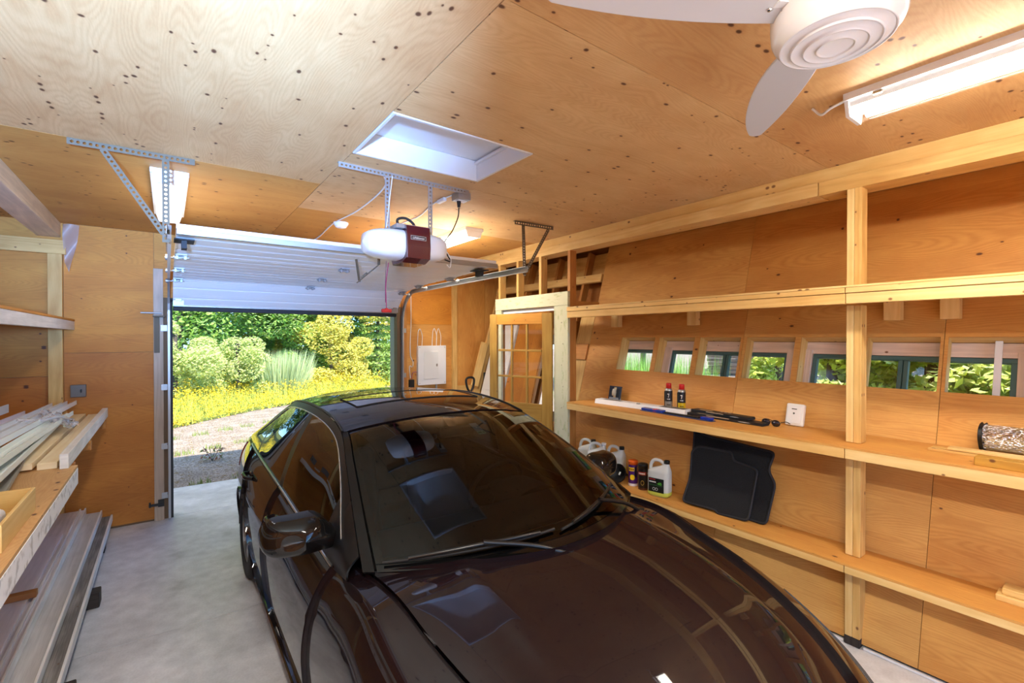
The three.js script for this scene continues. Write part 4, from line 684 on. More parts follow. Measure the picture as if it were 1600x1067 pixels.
  // wheels
  const tireG = lathe([[.205, -.095], [.215, -.103], [.27, -.108], [.305, -.104], [.327, -.088], [.330, -.06], [.330, .06], [.327, .088], [.305, .104], [.27, .108], [.215, .103], [.205, .095]], 48).rotateZ(Math.PI / 2), rimG = lathe([[.205, -.095], [.209, .09], [.203, .096], [.196, .085], [.19, -.09]], 40).rotateZ(Math.PI / 2);
  const spokeG = (() => { const s = new THREE.Shape(); s.moveTo(.03, -.024); s.lineTo(.12, -.020); s.lineTo(.2, -.034); s.lineTo(.2, -.012); s.lineTo(.14, .0); s.lineTo(.2, .012); s.lineTo(.2, .034); s.lineTo(.12, .020); s.lineTo(.03, .024); s.closePath(); return new THREE.ExtrudeGeometry(s, { depth: .02, bevelEnabled: true, bevelSize: .003, bevelThickness: .003, bevelSegments: 1 }).translate(0, 0, -.01).rotateY(Math.PI / 2); })();
  const alloy = std({ color: C(176, 178, 180), metalness: .85, roughness: .32 });
  for (const sg of [-1, 1]) for (const zc of [0, -2.775]) {
    const w = new THREE.Group(); w.name = 'wheel'; w.position.set(sg * .768, .332, zc); car.add(w); w.rotation.y = sg > 0 ? 0 : Math.PI;
    mesh('tire', tireG, rubber, w); mesh('rim', rimG, alloy, w); mesh('hub', lathe([[0, .075], [.03, .074], [.05, .062], [.06, .03], [.06, -.02]], 24).rotateZ(-Math.PI / 2), alloy, w); mesh('brake_disc', cyl(.14, .14, .02, 28).rotateZ(Math.PI / 2), M.galv, w);
    for (let k = 0; k < 7; k++) { const g = mesh('spoke', spokeG, alloy, w, [.07, 0, 0]); g.rotation.x = k / 7 * Math.PI * 2; }
  }
  // wipers
  const wiper = (pivot, s0, s1, w0, w1, lift) => {
    const P = (t, up) => { const p = top(lerp(s0, s1, t), lerp(w0, w1, t)); return [p[0], p[1] + up * .9, p[2] + up * .45]; };
    const a = new THREE.Group(); a.name = 'wiper'; car.add(a);
    mesh('blade', tube(Array.from({ length: 8 }, (_, i) => P(i / 7, .012)), .006, 30, 6), rubber, a); mesh('blade_frame', tube([P(.12, .02), P(.3, .03), P(.5, .036), P(.7, .03), P(.88, .02)], .008, 24, 6), trimB, a);
    mesh('arm', tube([pivot, [lerp(pivot[0], P(.5, .05)[0], .4), lerp(pivot[1], P(.5, .05)[1], .5) + .004, lerp(pivot[2], P(.5, .05)[2], .4)], P(.5, .045)], .010, 20, 6), trimB, a); mesh('pivot_cap', cyl(.016, .02, .03, 12), trimB, a, pivot);
  };
  wiper([-.05, .985, -.005], -.92, -.06, .010, .022, 0); wiper([.60, .965, -.17], -.02, .80, .018, .045, 0);
  // interior
  mesh('dashboard', patch((u, v) => { const s = u * 2 - 1, z0 = -.33 + .30 * (1 - s * s), z = lerp(z0, -.98, v); return [s * lerp(.70, .70, v), lerp(.955, .955 - .02 * v - .24 * sstep(.72, 1, v), v > 0 ? 1 : 1) + .02 * (1 - s * s), z]; }, 30, 20), dash, car, null, 'dark grey dashboard top');
  mesh('defrost_vent', bar(-.42, .42, .977, .981, -.32, -.29, 0), M.black, car); mesh('dash_face', bar(-.70, .70, .45, .74, -.98, -.80, 0), dash, car); mesh('instrument_hood', patch((u, v) => { const a = lerp(0, Math.PI, u); return [.36 + .17 * Math.cos(a), .925 + .075 * Math.sin(a), lerp(-.70, -.96, v)]; }, 16, 6), dash, car);
  const sw = mesh('steering_wheel', merge([new THREE.TorusGeometry(.185, .016, 10, 40), new THREE.SphereGeometry(.06, 16, 10).scale(1, .8, .4), stick([-.17, 0, 0], [.17, 0, 0], .03, .012), stick([0, -.17, 0], [0, 0, 0], .03, .012, [1, 0, 0])]), plast, car, [.36, .90, -1.13]); sw.rotation.x = .42;
  const seat = (x, z, w, back) => { const s = new THREE.Group(); s.name = 'seat'; s.position.set(x, .3, z); car.add(s); mesh('cushion', new RoundedBoxGeometry(w, .2, .5, 3, .06).translate(0, .1, 0), cloth, s); const b = mesh('backrest', new RoundedBoxGeometry(w, .64, .14, 3, .06).translate(0, .32, 0), cloth, s, [0, .14, -.24]); b.rotation.x = -.32; if (back) { const h = mesh('headrest', new RoundedBoxGeometry(.26, .18, .09, 3, .04), cloth, s, [0, .86, -.50]); h.rotation.x = -.2; } };
  seat(-.37, -1.62, .5, true); seat(.37, -1.62, .5, true); seat(0, -2.5, 1.2, false);
  mesh('parcel_shelf', bar(-.6, .6, .94, .96, -3.3, -2.9, 0), dash, car); mesh('headliner', patch((u, v) => { const p = top(lerp(-.94, .94, u), lerp(.31, .67, v)); return [p[0], p[1] - .03, p[2]]; }, 16, 16), cloth, car);
  for (const sg of [-1, 1]) mesh('door_card', patch((u, v) => { const z = lerp(-.5, -2.9, u), y = lerp(.3, YS(z) - .01, v); return [sg * (HW(z, y) - .07), y, z]; }, 16, 6), dash, car);
  mesh('inside_mirror', new RoundedBoxGeometry(.22, .06, .035, 2, .015), M.black, car, [0, 1.315, -1.0]);
}

// ------------------------------------------------------------------ things on the middle shelf
const YM = 1.22, YLo = .538;
const print = (w, h, d) => std({ map: canvasTex(w, h, d), roughness: .45 });
{
  const p = thing('package', 'small dark blue retail card leaning on the wall at the far end of the shelf', 'package', [3.615, YM, -3.19]); p.rotation.set(0, -Math.PI / 2, 0);
  const c = mesh('card', new RoundedBoxGeometry(.155, .145, .012, 1, .002).translate(0, .074, 0), print(128, 128, (g, w, h) => { g.fillStyle = '#1d2c44'; g.fillRect(0, 0, w, h); g.fillStyle = '#c9b88c'; g.fillRect(52, 10, 26, 90); g.fillStyle = '#0e1420'; g.fillRect(84, 20, 30, 80); g.fillStyle = '#8b97a5'; g.fillRect(10, 100, 100, 16); }), p); c.rotation.x = -.2;
  mesh('blister', lathe([[0, .10], [.018, .095], [.024, .06], [.02, .03], [0, .025]], 16), std({ color: C(190, 186, 170), roughness: .25 }), c, [0, .02, .016]);
}
{
  const w = thing('lamp_cover', 'long white plastic lamp cover lying on the middle shelf', 'lamp cover', [3.42, YM, -2.72]); w.rotation.y = .06;
  const s = new THREE.Shape([[-.055, 0], [.055, 0], [.045, .036], [-.045, .036]].map((q) => new THREE.Vector2(...q)));
  mesh('body', new THREE.ExtrudeGeometry(s, { depth: .94, bevelEnabled: true, bevelSize: .003, bevelThickness: .003 }).translate(0, .003, -.47), M.white, w); mesh('inset', bar(-.022, .022, .0395, .0425, -.40, -.20, 2), M.black, w); mesh('clip', bar(-.05, -.03, .039, .05, .0, .03, 2), M.galv, w); mesh('grey_end', bar(-.046, .046, .0395, .042, .22, .46, 2), std({ color: C(120, 118, 116), roughness: .5 }), w);
}
{
  const b = thing('wiper_package', 'blue and clear wiper blade package near the shelf edge', 'package', [3.315, YM, -2.28]); b.rotation.y = -.04;
  mesh('backing', new RoundedBoxGeometry(.055, .006, .68, 1, .002).translate(0, .004, 0), std({ color: C(60, 74, 120), roughness: .35 }), b); mesh('blade', bar(-.012, .012, .008, .02, -.10, .22, 2), M.black, b); mesh('end_sleeve', new RoundedBoxGeometry(.052, .022, .22, 1, .006).translate(0, .018, -.22), std({ color: C(24, 54, 150), roughness: .25 }), b); mesh('end_sleeve', new RoundedBoxGeometry(.048, .022, .09, 1, .006).translate(0, .018, .285), std({ color: C(20, 52, 160), roughness: .25 }), b); mesh('red_tab', new RoundedBoxGeometry(.05, .024, .04, 1, .004).translate(0, .018, -.19), M.red, b);
}
for (const [dx, dz, y, lab] of [[0, 0, 0, 'lower black wiper blade box lying on the shelf beside the glasses'], [.055, -.05, .024, 'upper black wiper blade box resting on another black box']]) {
  const b = thing('flat_box', lab, 'box', [3.455 + dx * .6, YM + y, -1.935 + dz], 'black flat boxes'); b.rotation.y = -.05 - dx; mesh('carton', new RoundedBoxGeometry(.085, .023, y ? .5 : .62, 1, .002).translate(0, .0118, 0), print(64, 256, (g, w, h) => { g.fillStyle = '#17171a'; g.fillRect(0, 0, w, h); g.fillStyle = '#c8b294'; g.fillRect(18, 30, 20, 60); g.fillStyle = '#dcdcdc'; for (let i = 0; i < 3; i++) { g.beginPath(); g.ellipse(50, 120 + 18 * i, 5, 7, 0, 0, 7); g.fill(); } }), b); mesh('end_flap', bar(-.04, .04, .003, .02, y ? .249 : .309, y ? .255 : .316, 0), M.blackSoft, b);
}
[[-2.525, '#2a2a30', '#8d8b84', 'red-capped spray can with dark and silver label on the middle shelf'], [-2.395, '#20222a', '#d8bc1e', 'red-capped spray can with yellow lower label on the middle shelf']].forEach(([z, a, b2, lab]) => {
  const c = thing('spray_can', lab, 'spray can', [3.575, YM, z], 'spray cans on the middle shelf');
  const tx = canvasTex(256, 128, (g, w, h) => { g.fillStyle = b2; g.fillRect(0, 0, w, h); g.fillStyle = a; g.fillRect(0, 0, w, 72); for (let k = 0; k < 3; k++) { g.fillStyle = '#e8e8e8'; g.lineWidth = 6; g.strokeStyle = '#e8e8e8'; g.beginPath(); g.moveTo(30 + k * 86, 22); g.lineTo(48 + k * 86, 22); g.lineTo(40 + k * 86, 46); g.stroke(); g.fillRect(26 + k * 86, 54, 34, 5); g.fillStyle = '#333'; g.fillRect(24 + k * 86, 92, 40, 6); } });
  mesh('body', cyl(.033, .033, .165, 28).translate(0, .0825, 0), std({ map: tx, roughness: .3, metalness: .2 }), c); mesh('shoulder', lathe([[.033, .165], [.031, .175], [.024, .184], [.02, .186]], 24), M.galv, c); mesh('cap', lathe([[.0, .232], [.02, .231], [.0225, .226], [.0235, .186], [0, .186]], 24), M.red, c, null, 'red cap'); mesh('straw', cyl(.003, .003, .15, 6).translate(-.026, .085, -.024), M.black, c);
});
{
  const g = thing('glasses', 'dark safety glasses lying open on the middle shelf', 'glasses', [3.485, YM, -1.61]); g.rotation.y = -.2;
  for (const s of [-1, 1]) { const l = mesh('lens', patch((u, v) => { const a = u * Math.PI * 2, r = v; return [-.012 * (1 - r * r), .024 + .021 * r * Math.sin(a), s * .038 + .031 * r * Math.cos(a)]; }, 20, 5), phys({ color: C(40, 42, 60), metalness: .6, roughness: .06, clearcoat: 1 }), g); mesh('rim', tube(Array.from({ length: 16 }, (_, i) => { const a = i / 16 * Math.PI * 2; return [0, .024 + .021 * Math.sin(a), s * .038 + .031 * Math.cos(a)]; }), .003, 40, 6, true), M.black, l); mesh('temple', tube([[0, .03, s * .069], [.06, .034, s * .072], [.11, .016, s * .068]], .0028, 16, 6), M.black, g); }
  mesh('bridge', tube([[0, .028, -.009], [-.002, .031, 0], [0, .028, .009]], .003, 8, 6), M.black, g);
}
{
  const d = thing('carbon_monoxide_alarm', 'white square alarm unit standing on the middle shelf against the wall', 'alarm', [3.605, YM, -1.505]); d.rotation.set(0, -Math.PI / 2 - .12, 0);
  const b = mesh('body', new RoundedBoxGeometry(.125, .158, .035, 3, .012).translate(0, .081, 0), M.white, d); b.rotation.x = -.2; mesh('face_plate', new RoundedBoxGeometry(.098, .125, .006, 2, .003).translate(0, .081, .019), M.whiteGloss, b); mesh('indicator', bar(-.018, .018, .118, .124, .0215, .0235, 0), M.black, b); mesh('button', new THREE.SphereGeometry(.007, 10, 8).translate(0, .09, .021), std({ color: C(90, 100, 100), roughness: .4 }), b);
}
// offcuts, treated block and foil roll on the right
[[3.44, 3.475, 1.22, 1.234, -.74, .75, 'thin orange wooden strip lying nearest the treated block', 1], [3.485, 3.53, 1.22, 1.236, -.735, .8, 'second thin wooden strip behind the first on the middle shelf', 1], [3.45, 3.52, 1.2365, 1.25, -.66, .78, 'thin wooden strip lying on top of the other strips', 0]].forEach(([a, b, c, d, e, f, lab, k]) => tag(mesh('wooden_strip', bar(a, b, c, d, e, f, 2), M.lum[k]), lab, 'wood strip', 'wood strips on the middle shelf'));
tag(mesh('paint_paddle', (() => { const s = new THREE.Shape(); s.moveTo(-.03, 0); s.lineTo(-.03, .5); s.quadraticCurveTo(0, .53, .03, .5); s.lineTo(.03, 0); s.closePath(); const e = new THREE.ExtrudeGeometry(s, { depth: .008, bevelEnabled: true, bevelSize: .002, bevelThickness: .002 }); e.rotateX(-Math.PI / 2); e.translate(3.555, 1.224, -.145); return boxUV(e, 2, 1.6, .4); })(), M.lumPale), 'pale wooden paddle with rounded end behind the strips', 'paddle');
tag(mesh('treated_block', bar(3.215, 3.30, YM, YM + .044, -.515, -.22, 2, .004), std({ map: TX.lum2, color: C(220, 206, 140), roughness: .6 })), 'short greenish treated wood block at the shelf edge', 'wood block');
{
  const f = thing('foil_roll', 'silver foil insulation roll with black edge on the middle shelf', 'insulation roll', [3.575, 1.2505, .0]); f.scale.set(1.12, 1.2, 1);
  const foil = std({ metalness: 1, roughness: .2, color: C(225, 226, 230), bumpMap: dataTex(256, 256, (u, v) => { const s = 128 + 90 * n2a(u * 40, v * 40) + 50 * n2b(u * 90, v * 90); return [s, s, s]; }, false), bumpScale: .02 });
  mesh('sheet', patch((u, v) => { const a = v * Math.PI * 2, r = .056 + .004 * Math.sin(3 * a); return [.078 * Math.cos(a) * r / .056, .056 + r * Math.sin(a), lerp(-.53, .6, u)]; }, 40, 36), foil, f); mesh('edge_band', patch((u, v) => { const a = v * Math.PI * 2, r = .058 + .004 * Math.sin(3 * a); return [.078 * Math.cos(a) * r / .056, .056 + r * Math.sin(a), lerp(-.545, -.528, u)]; }, 2, 36, .006), M.black, f, null, 'black edge band');
}
// ------------------------------------------------------------------ things on the lower shelf
const jugPlastic = phys({ color: C(236, 238, 236), transmission: .4, thickness: 0, roughness: .4 });
function jug(label, pos, turn, fluid, level, cap, draw, kind) {
  const j = thing('fluid_jug', label, 'jug', pos, 'fluid jugs on the lower shelf'); j.rotation.y = turn;   // faces local +z, 0.19 wide, 0.3 tall
  const f = (grow) => (u, v) => { const a = v * Math.PI * 2, c = Math.cos(a), s = Math.sin(a), p = 4, r = 1 / Math.pow(Math.abs(c) ** p + Math.abs(s) ** p, 1 / p), y = u * .2; const k = Math.min(1, .8 + y * 14, 1); return [c * r * (.092 * k - grow), y + .0015, s * r * (.056 * k - grow)]; };
  const neck = (u, v) => { const a = v * Math.PI * 2, c = Math.cos(a), s = Math.sin(a), p = lerp(4, 2, u), r = 1 / Math.pow(Math.abs(c) ** p + Math.abs(s) ** p, 1 / p), t = u * u * (3 - 2 * u); return [lerp(0, .062, t) + c * r * lerp(.092, .02, t), .2015 + .075 * u, s * r * lerp(.056, .02, t)]; };
  mesh('bottle', merge([patch(f(0), 10, 40), patch(neck, 10, 40), patch((u, v) => { const a = v * Math.PI * 2; return [u * .073 * Math.cos(a), .0015, u * .044 * Math.sin(a)]; }, 2, 24)]), jugPlastic, j);
  mesh('handle', tube([[-.083, .2, 0], [-.075, .255, 0], [-.05, .288, 0], [.0, .292, 0], [.035, .27, 0], [.05, .245, 0]], .014, 30, 10), jugPlastic, j);
  mesh('cap', lathe([[0, .304], [.022, .303], [.024, .298], [.024, .276], [0, .276]], 20), cap, j, [.062, 0, 0]);
  if (fluid) mesh('fluid', merge([patch((u, v) => f(-.0008)(.02 + u * level, v), 4, 40), patch((u, v) => { const p = f(.003)(.02 + level, v); return [p[0] * u, p[1], p[2] * u]; }, 2, 40)]), fluid, j);
  if (draw) mesh('label', patch((u, v) => [lerp(-.072, .062, u), lerp(.04, .155, v), .0575], 2, 2), print(256, 220, draw), j);
  return j;
}
const green = std({ color: C(196, 206, 84), roughness: .3 }), capB = std({ color: C(20, 24, 22), roughness: .4 });
jug('large washer fluid jug with black and green label beside the wipes', [3.30, YLo, -2.415], -Math.PI / 2 + .18, green, .2, capB, (g, w, h) => { g.fillStyle = '#101412'; g.fillRect(0, 0, w, h); g.fillStyle = '#b01f24'; g.fillRect(14, 18, 100, 12); g.fillStyle = '#e8ece8'; for (let i = 0; i < 6; i++) g.fillRect(14 + 19 * i, 54, 14, 20); g.fillStyle = '#62c83a'; g.font = 'bold 58px sans-serif'; g.fillText('-45', 140, 100); g.fillStyle = '#3f8f4a'; g.fillRect(12, 112, 220, 4); g.strokeStyle = '#d8dcd8'; g.lineWidth = 6; g.beginPath(); g.arc(90, 172, 20, 0, 7); g.stroke(); g.beginPath(); g.arc(134, 172, 20, 0, 7); g.stroke(); });
jug('half empty fluid jug with green contents behind the windshield pillar', [3.39, YLo, -3.335], -Math.PI / 2 + .3, std({ color: C(120, 200, 60), roughness: .3 }), .62, capB, null);
jug('pale blue-white fluid jug between two other jugs', [3.35, YLo, -3.165], -Math.PI / 2 + .5, null, 0, M.white, (g, w, h) => { g.fillStyle = '#dfe6f2'; g.fillRect(0, 0, w, h); g.fillStyle = '#2c3f86'; g.fillRect(0, 30, w, 14); g.fillRect(0, 120, w, 30); for (let i = 0; i < 6; i++) g.fillRect(40 + 26 * i, 72, 18, 26); });
jug('fluid jug with yellow-green label beside the brown bowl', [3.385, YLo, -2.965], -Math.PI / 2 + .2, green, .55, capB, (g, w, h) => { g.fillStyle = '#c9d646'; g.fillRect(0, 0, w, h); g.fillStyle = '#1c2410'; g.fillRect(0, 90, w, 130); g.fillStyle = '#fff'; for (let i = 0; i < 7; i++) g.fillRect(40 + 22 * i, 38, 16, 24); });
{
  const b = thing('plastic_bowl', 'brown plastic bowl tipped on its side in front of the jugs', 'bowl', [3.225, YLo + .098, -3.05]); mesh('shell', lathe([[0, -.05], [.05, -.048], [.08, -.03], [.095, .02], [.098, .05], [.094, .05], [.09, .02], [.076, -.024], [.05, -.042], [0, -.044]], 36), std({ color: C(74, 54, 36), roughness: .25 }), b); mesh('rim', new THREE.TorusGeometry(.096, .005, 8, 40).rotateX(Math.PI / 2).translate(0, .05, 0), std({ color: C(60, 42, 28), roughness: .3 }), b); b.rotation.set(.25, 0, 1.35);
  const f = thing('funnel', 'black plastic funnel lying on its rim beside the orange-lidded wipes', 'funnel', [3.30, YLo + .084, -2.845]); mesh('cone', lathe([[.082, .03], [.084, .026], [.08, .018], [.02, -.05], [.012, -.12], [.009, -.12], [.016, -.05], [.076, .02], [.078, .03]], 36), M.black, f); mesh('tag', new THREE.PlaneGeometry(.03, .014), std({ color: C(210, 210, 200), roughness: .5 }), f, [.0, .0, 0]).rotation.set(-1, 0, 0); f.rotation.set(.3, 0, 1.25);
}
[[3.345, -2.73, '#e06a1c', C(224, 96, 24), '#4a1c6a', 'orange-lidded purple wipes canister on the lower shelf', true], [3.325, -2.605, '#301c18', C(20, 18, 18), '#1c1614', 'black-lidded dark brown wipes canister beside the washer fluid', false]].forEach(([x, z, top, lid, bg, lab, y]) => {
  const c = thing('wipes_canister', lab, 'canister', [x, YLo, z], 'wipes canisters on the lower shelf');
  const tx = canvasTex(512, 256, (g, w, h) => { g.fillStyle = bg; g.fillRect(0, 0, w, h); for (let k = 0; k < 3; k++) { const o = k * 171; if (y) { g.fillStyle = '#f0c81e'; g.fillRect(o + 10, 30, 110, 44); g.fillStyle = '#5a1c1c'; for (let i = 0; i < 4; i++) g.fillRect(o + 16 + 26 * i, 40, 18, 24); g.fillStyle = '#f2d21e'; g.beginPath(); g.ellipse(o + 84, 150, 46, 34, 0, 0, 7); g.fill(); g.fillStyle = '#141018'; g.fillRect(o + 126, 20, 40, 130); } else { g.fillStyle = '#9a2c1c'; g.fillRect(o + 8, 40, 140, 40); g.fillStyle = '#e8e0d8'; for (let i = 0; i < 6; i++) g.fillRect(o + 14 + 20 * i, 52, 13, 18); g.strokeStyle = '#c8a850'; g.lineWidth = 6; g.beginPath(); g.arc(o + 84, 170, 26, 0, 7); g.stroke(); } } if (y) { g.fillStyle = '#f4eef0'; g.fillRect(0, 226, w, 30); } else { g.fillStyle = '#5a3020'; g.fillRect(0, 232, w, 24); } });
  mesh('body', cyl(.041, .041, .185, 32).translate(0, .0935, 0), std({ map: tx, roughness: .3 }), c); mesh('lid', lathe([[0, .226], [.03, .225], [.039, .222], [.043, .216], [.043, .187], [0, .187]], 32), std({ color: lid, roughness: .35 }), c);
});
{
  const carpet = std({ color: C(22, 24, 28), roughness: .95, bumpMap: dataTex(256, 256, (u, v) => { const s = 128 + 110 * n2b(u * 90, v * 90); return [s, s, s]; }, false), bumpScale: .004 }), edge = std({ color: C(30, 32, 38), roughness: .7 });
  const mat = (label, pts, pos, tilt, yaw, bend) => {
    const m = thing('floor_mat', label, 'floor mat', pos, 'black car floor mats'); m.rotation.set(0, -Math.PI / 2 + yaw, 0);
    const s = new THREE.Shape(), n = pts.length, P = (i) => new THREE.Vector2(...pts[(i + n) % n]);
    for (let i = 0; i < n; i++) { const a = P(i - 1), b = P(i), c = P(i + 1), r = Math.min(.035, a.distanceTo(b) * .4, b.distanceTo(c) * .4), p = b.clone().add(a.clone().sub(b).setLength(r)), q = b.clone().add(c.clone().sub(b).setLength(r)); i ? s.lineTo(p.x, p.y) : s.moveTo(p.x, p.y); s.quadraticCurveTo(b.x, b.y, q.x, q.y); } s.closePath();
    const bendF = (g) => { const p = g.attributes.position; for (let i = 0; i < p.count; i++) { const x = p.getX(i), y = p.getY(i), z = p.getZ(i), c = bend * (x + .25) * (x + .25); const zz = z + c - y * tilt; p.setXYZ(i, x, y, zz); } g.computeVertexNormals(); return g; };
    const base = new THREE.ShapeGeometry(s, 6); // finely split so that it can bend
    const ex = new THREE.ExtrudeGeometry(s, { depth: .010, bevelEnabled: true, bevelSize: .004, bevelThickness: .004, bevelSegments: 2, curveSegments: 6, steps: 1 });
    mesh('carpet', bendF(ex), carpet, m); const op = s.getSpacedPoints(90).map((q) => [q.x, q.y, .012 + bend * (q.x + .25) ** 2 - q.y * tilt]); op.pop();
    mesh('bound_edge', tube(op, .009, 180, 6, true), edge, m);
  };
  // local x runs towards the camera along the shelf, y up
  mat('front black carpet floor mat with a notch in its top edge', [[-.27, .012], [.0, .018], [.02, .0], [.245, .012], [.265, .36], [.09, .385], [.075, .41], [.06, .44], [-.20, .44], [-.255, .40], [-.235, .2]], [3.31, YLo + .006, -1.925], .30, .05, .03);
  mat('larger black carpet floor mat leaning behind the other mat', [[-.36, .006], [.27, .006], [.30, .28], [.24, .36], [.27, .49], [-.22, .515], [-.30, .525], [-.375, .575], [-.35, .3]], [3.37, YLo + .006, -1.85], .26, .0, .02);
}
// short pine offcuts at the right end
[[3.34, 3.44, YLo, YLo + .03, -.455, .15, 'lower short pine board on the lower shelf at the right'], [3.36, 3.45, YLo + .0305, YLo + .062, -.435, .12, 'upper short pine board stacked on another at the right']].forEach(([a, b, c, d, e, f, lab]) => tag(mesh('pine_offcut', bar(a, b, c, d, e, f, 2, .004), M.lumPale), lab, 'board', 'pine offcuts on the lower shelf'));

// ------------------------------------------------------------------ lumber racks on the left
{
  const sh = thing('lumber_rack', 'upper left lumber rack shelf with whitewashed front rail', 'rack', [0, 0, 0]); mesh('front_rail', bar(-.74, -.70, 1.925, 2.005, ZF + .003, -1.6, 2), std({ map: TX.grey, color: C(255, 250, 248), roughness: .6 }), sh); mesh('board', slab(-1.4, -.698, 2.006, 2.022, ZF + .003, -1.6, 2), M.wL[0], sh);
  const bn = thing('lumber_rack', 'middle left rack bench with plywood top and whitewashed front board', 'rack', [0, 0, 0]); mesh('top_board', slab(-.865, -.432, 1.085, 1.10, -3.75, -.9, 2), M.ceil[3], bn); mesh('front_board', bar(-.468, -.43, .99, 1.0845, -3.75, -.9, 2), std({ map: dataTex(256, 64, (u, v) => { const n = fbm(u * 14, v * 5, 4), s = n2b(u * 40, v * 4); const t = sstep(.1, .5, n + .3 * s); return [250 - 50 * t, 248 - 52 * t, 250 - 54 * t]; }), roughness: .6 }), bn);
  for (const z of [-3.6, -1.2]) mesh('arm', bar(-1.13, -.469, .99, 1.084, z - .02, z + .02, 0), M.lum[1], bn);
  const rk = thing('lumber_rack', 'far left rack arms holding loose trim and planks', 'rack', [0, 0, 0]); for (const z of [-5.6, -4.6, -3.85]) mesh('arm', bar(-1.13, -.455, 1.03, 1.098, z - .02, z + .02, 0), M.lumDark, rk);
}
const alu = std({ color: C(240, 244, 250), metalness: .12, roughness: .3 }), greyVinyl = std({ color: C(240, 247, 242), roughness: .4 }), darkVinyl = std({ color: C(150, 150, 142), roughness: .55 });
const palePine = std({ map: lumTex(15, [250, 232, 196], [232, 202, 152], 4), roughness: .55 });
// planks with their ends towards the camera
[[-.502, -.462, 1.10, 1.185, -5.88, -3.68, std({ map: TX.grey, color: C(255, 253, 248), roughness: .55 }), 'white-edged plank on edge, outermost on the left rack'], [-.60, -.515, 1.10, 1.138, -5.86, -3.72, palePine, 'fresh pine plank second from the outer edge of the rack'], [-.70, -.615, 1.112, 1.150, -5.84, -3.70, palePine, 'fresh pine plank third from the outer edge of the rack'], [-.79, -.735, 1.10, 1.135, -5.5, -3.80, M.lum[1], 'short orange plank inside the pine planks'], [-.735, -.69, 1.151, 1.185, -5.6, -4.72, M.lum[1], 'small square pine stick lying on the planks'], [-.755, -.71, 1.186, 1.216, -5.6, -4.62, M.lum[1], 'small square pine stick on top of another stick']].forEach(([a, b, c, d, e, f, m, lab]) => tag(mesh('plank', bar(a, b, c, d, e, f, 2, .003), m), lab, 'plank', 'planks on the left rack'));
// metal and vinyl trim channels
function channel(label, a, b, w, h, mat, turn = 0) {
  const A = V3(...a), B = V3(...b), len = A.distanceTo(B), s = new THREE.Shape([[-w / 2, 0], [w / 2, 0], [w / 2, h], [w / 2 - .008, h], [w / 2 - .008, .006], [.006, .006], [.006, h * .5], [-.006, h * .5], [-.006, .006], [-w / 2 + .008, .006], [-w / 2 + .008, h], [-w / 2, h]].map((p) => new THREE.Vector2(...p)));
  const g = new THREE.ExtrudeGeometry(s, { depth: len, bevelEnabled: false }); g.rotateZ(turn); const z = B.clone().sub(A).normalize(), x = V3(0, 1, 0).cross(z).normalize(), y = z.clone().cross(x); g.applyMatrix4(new THREE.Matrix4().makeBasis(x, y, z).setPosition(A));
  tag(mesh('trim_channel', g, mat), label, 'trim channel', 'trim channels on the left rack');
}
channel('long silver trim channel reaching closest to the dark wall box', [-.70, 1.25, -5.75], [-.80, 1.30, -1.7], .07, .035, alu);
channel('long silver trim channel left of the one reaching the wall box', [-.79, 1.245, -5.7], [-.885, 1.29, -1.7], .07, .035, alu);
channel('purplish grey trim channel with a short far end', [-.885, 1.24, -5.3], [-.985, 1.30, -1.7], .08, .03, std({ color: C(226, 220, 232), roughness: .4 }));
channel('pale green-white trim channel on the outer side', [-.66, 1.225, -5.2], [-.69, 1.26, -1.7], .075, .03, greyVinyl);
channel('pale green-white trim channel just above the dark strip', [-.70, 1.19, -4.95], [-.615, 1.20, -1.7], .075, .03, greyVinyl);
channel('dark olive trim strip lying lowest on the bench', [-.78, 1.152, -4.3], [-.56, 1.115, -1.7], .16, .02, darkVinyl);
channel('wide grey wrapped profile at the far left', [-1.02, 1.30, -5.0], [-1.10, 1.34, -1.7], .14, .06, std({ color: C(200, 202, 206), roughness: .3 }));
channel('light blue-grey profile beside the wrapped one', [-.985, 1.285, -4.6], [-1.0, 1.33, -1.7], .08, .06, alu);
{
  const t = thing('plastic_wrap', 'torn clear plastic wrap around the trim channels', 'plastic wrap', [0, 0, 0]);
  const film = phys({ color: C(240, 240, 245), transmission: .7, thickness: 0, roughness: .25 }); mesh('film', patch((u, v) => [-.74 + .18 * u + .02 * n2a(u * 4, v * 4), 1.30 + .03 * n2b(u * 5, v * 5) - .10 * u, -4.95 + .28 * v + .06 * u + .04 * n2a(v * 6, 3 + u * 4)], 18, 18), film, t); mesh('twist', tube([[-.60, 1.24, -4.8], [-.63, 1.29, -4.6], [-.70, 1.29, -4.45], [-.8, 1.31, -4.4]], .012, 24, 6), film, t);
  const c = thing('plastic_sheet', 'torn clear plastic vapour barrier hanging in the far left ceiling corner', 'plastic sheet', [0, 0, 0]); mesh('film', patch((u, v) => [-.765 + .11 * u * (1 - .6 * v), CY - .02 - .34 * v - .1 * u * v, ZF + .06 + .05 * Math.sin(v * 5 + u * 3)], 12, 16), film, c);
  const n = thing('printed_wrap', 'white printed paper wrap tucked over the upper left beam', 'paper wrap', [0, 0, 0]); mesh('paper', patch((u, v) => [-1.42 + .40 * u, 2.86 - .06 * u + .02 * Math.sin(v * 4) - .1 * v, -5.3 + .5 * v + .2 * u], 10, 10), print(128, 128, (g, w, h) => { g.fillStyle = '#cfc0c8'; g.fillRect(0, 0, w, h); g.fillStyle = '#4a3040'; g.fillRect(30, 30, 50, 8); g.fillRect(30, 46, 40, 6); g.fillRect(60, 90, 40, 10); }), n);
}
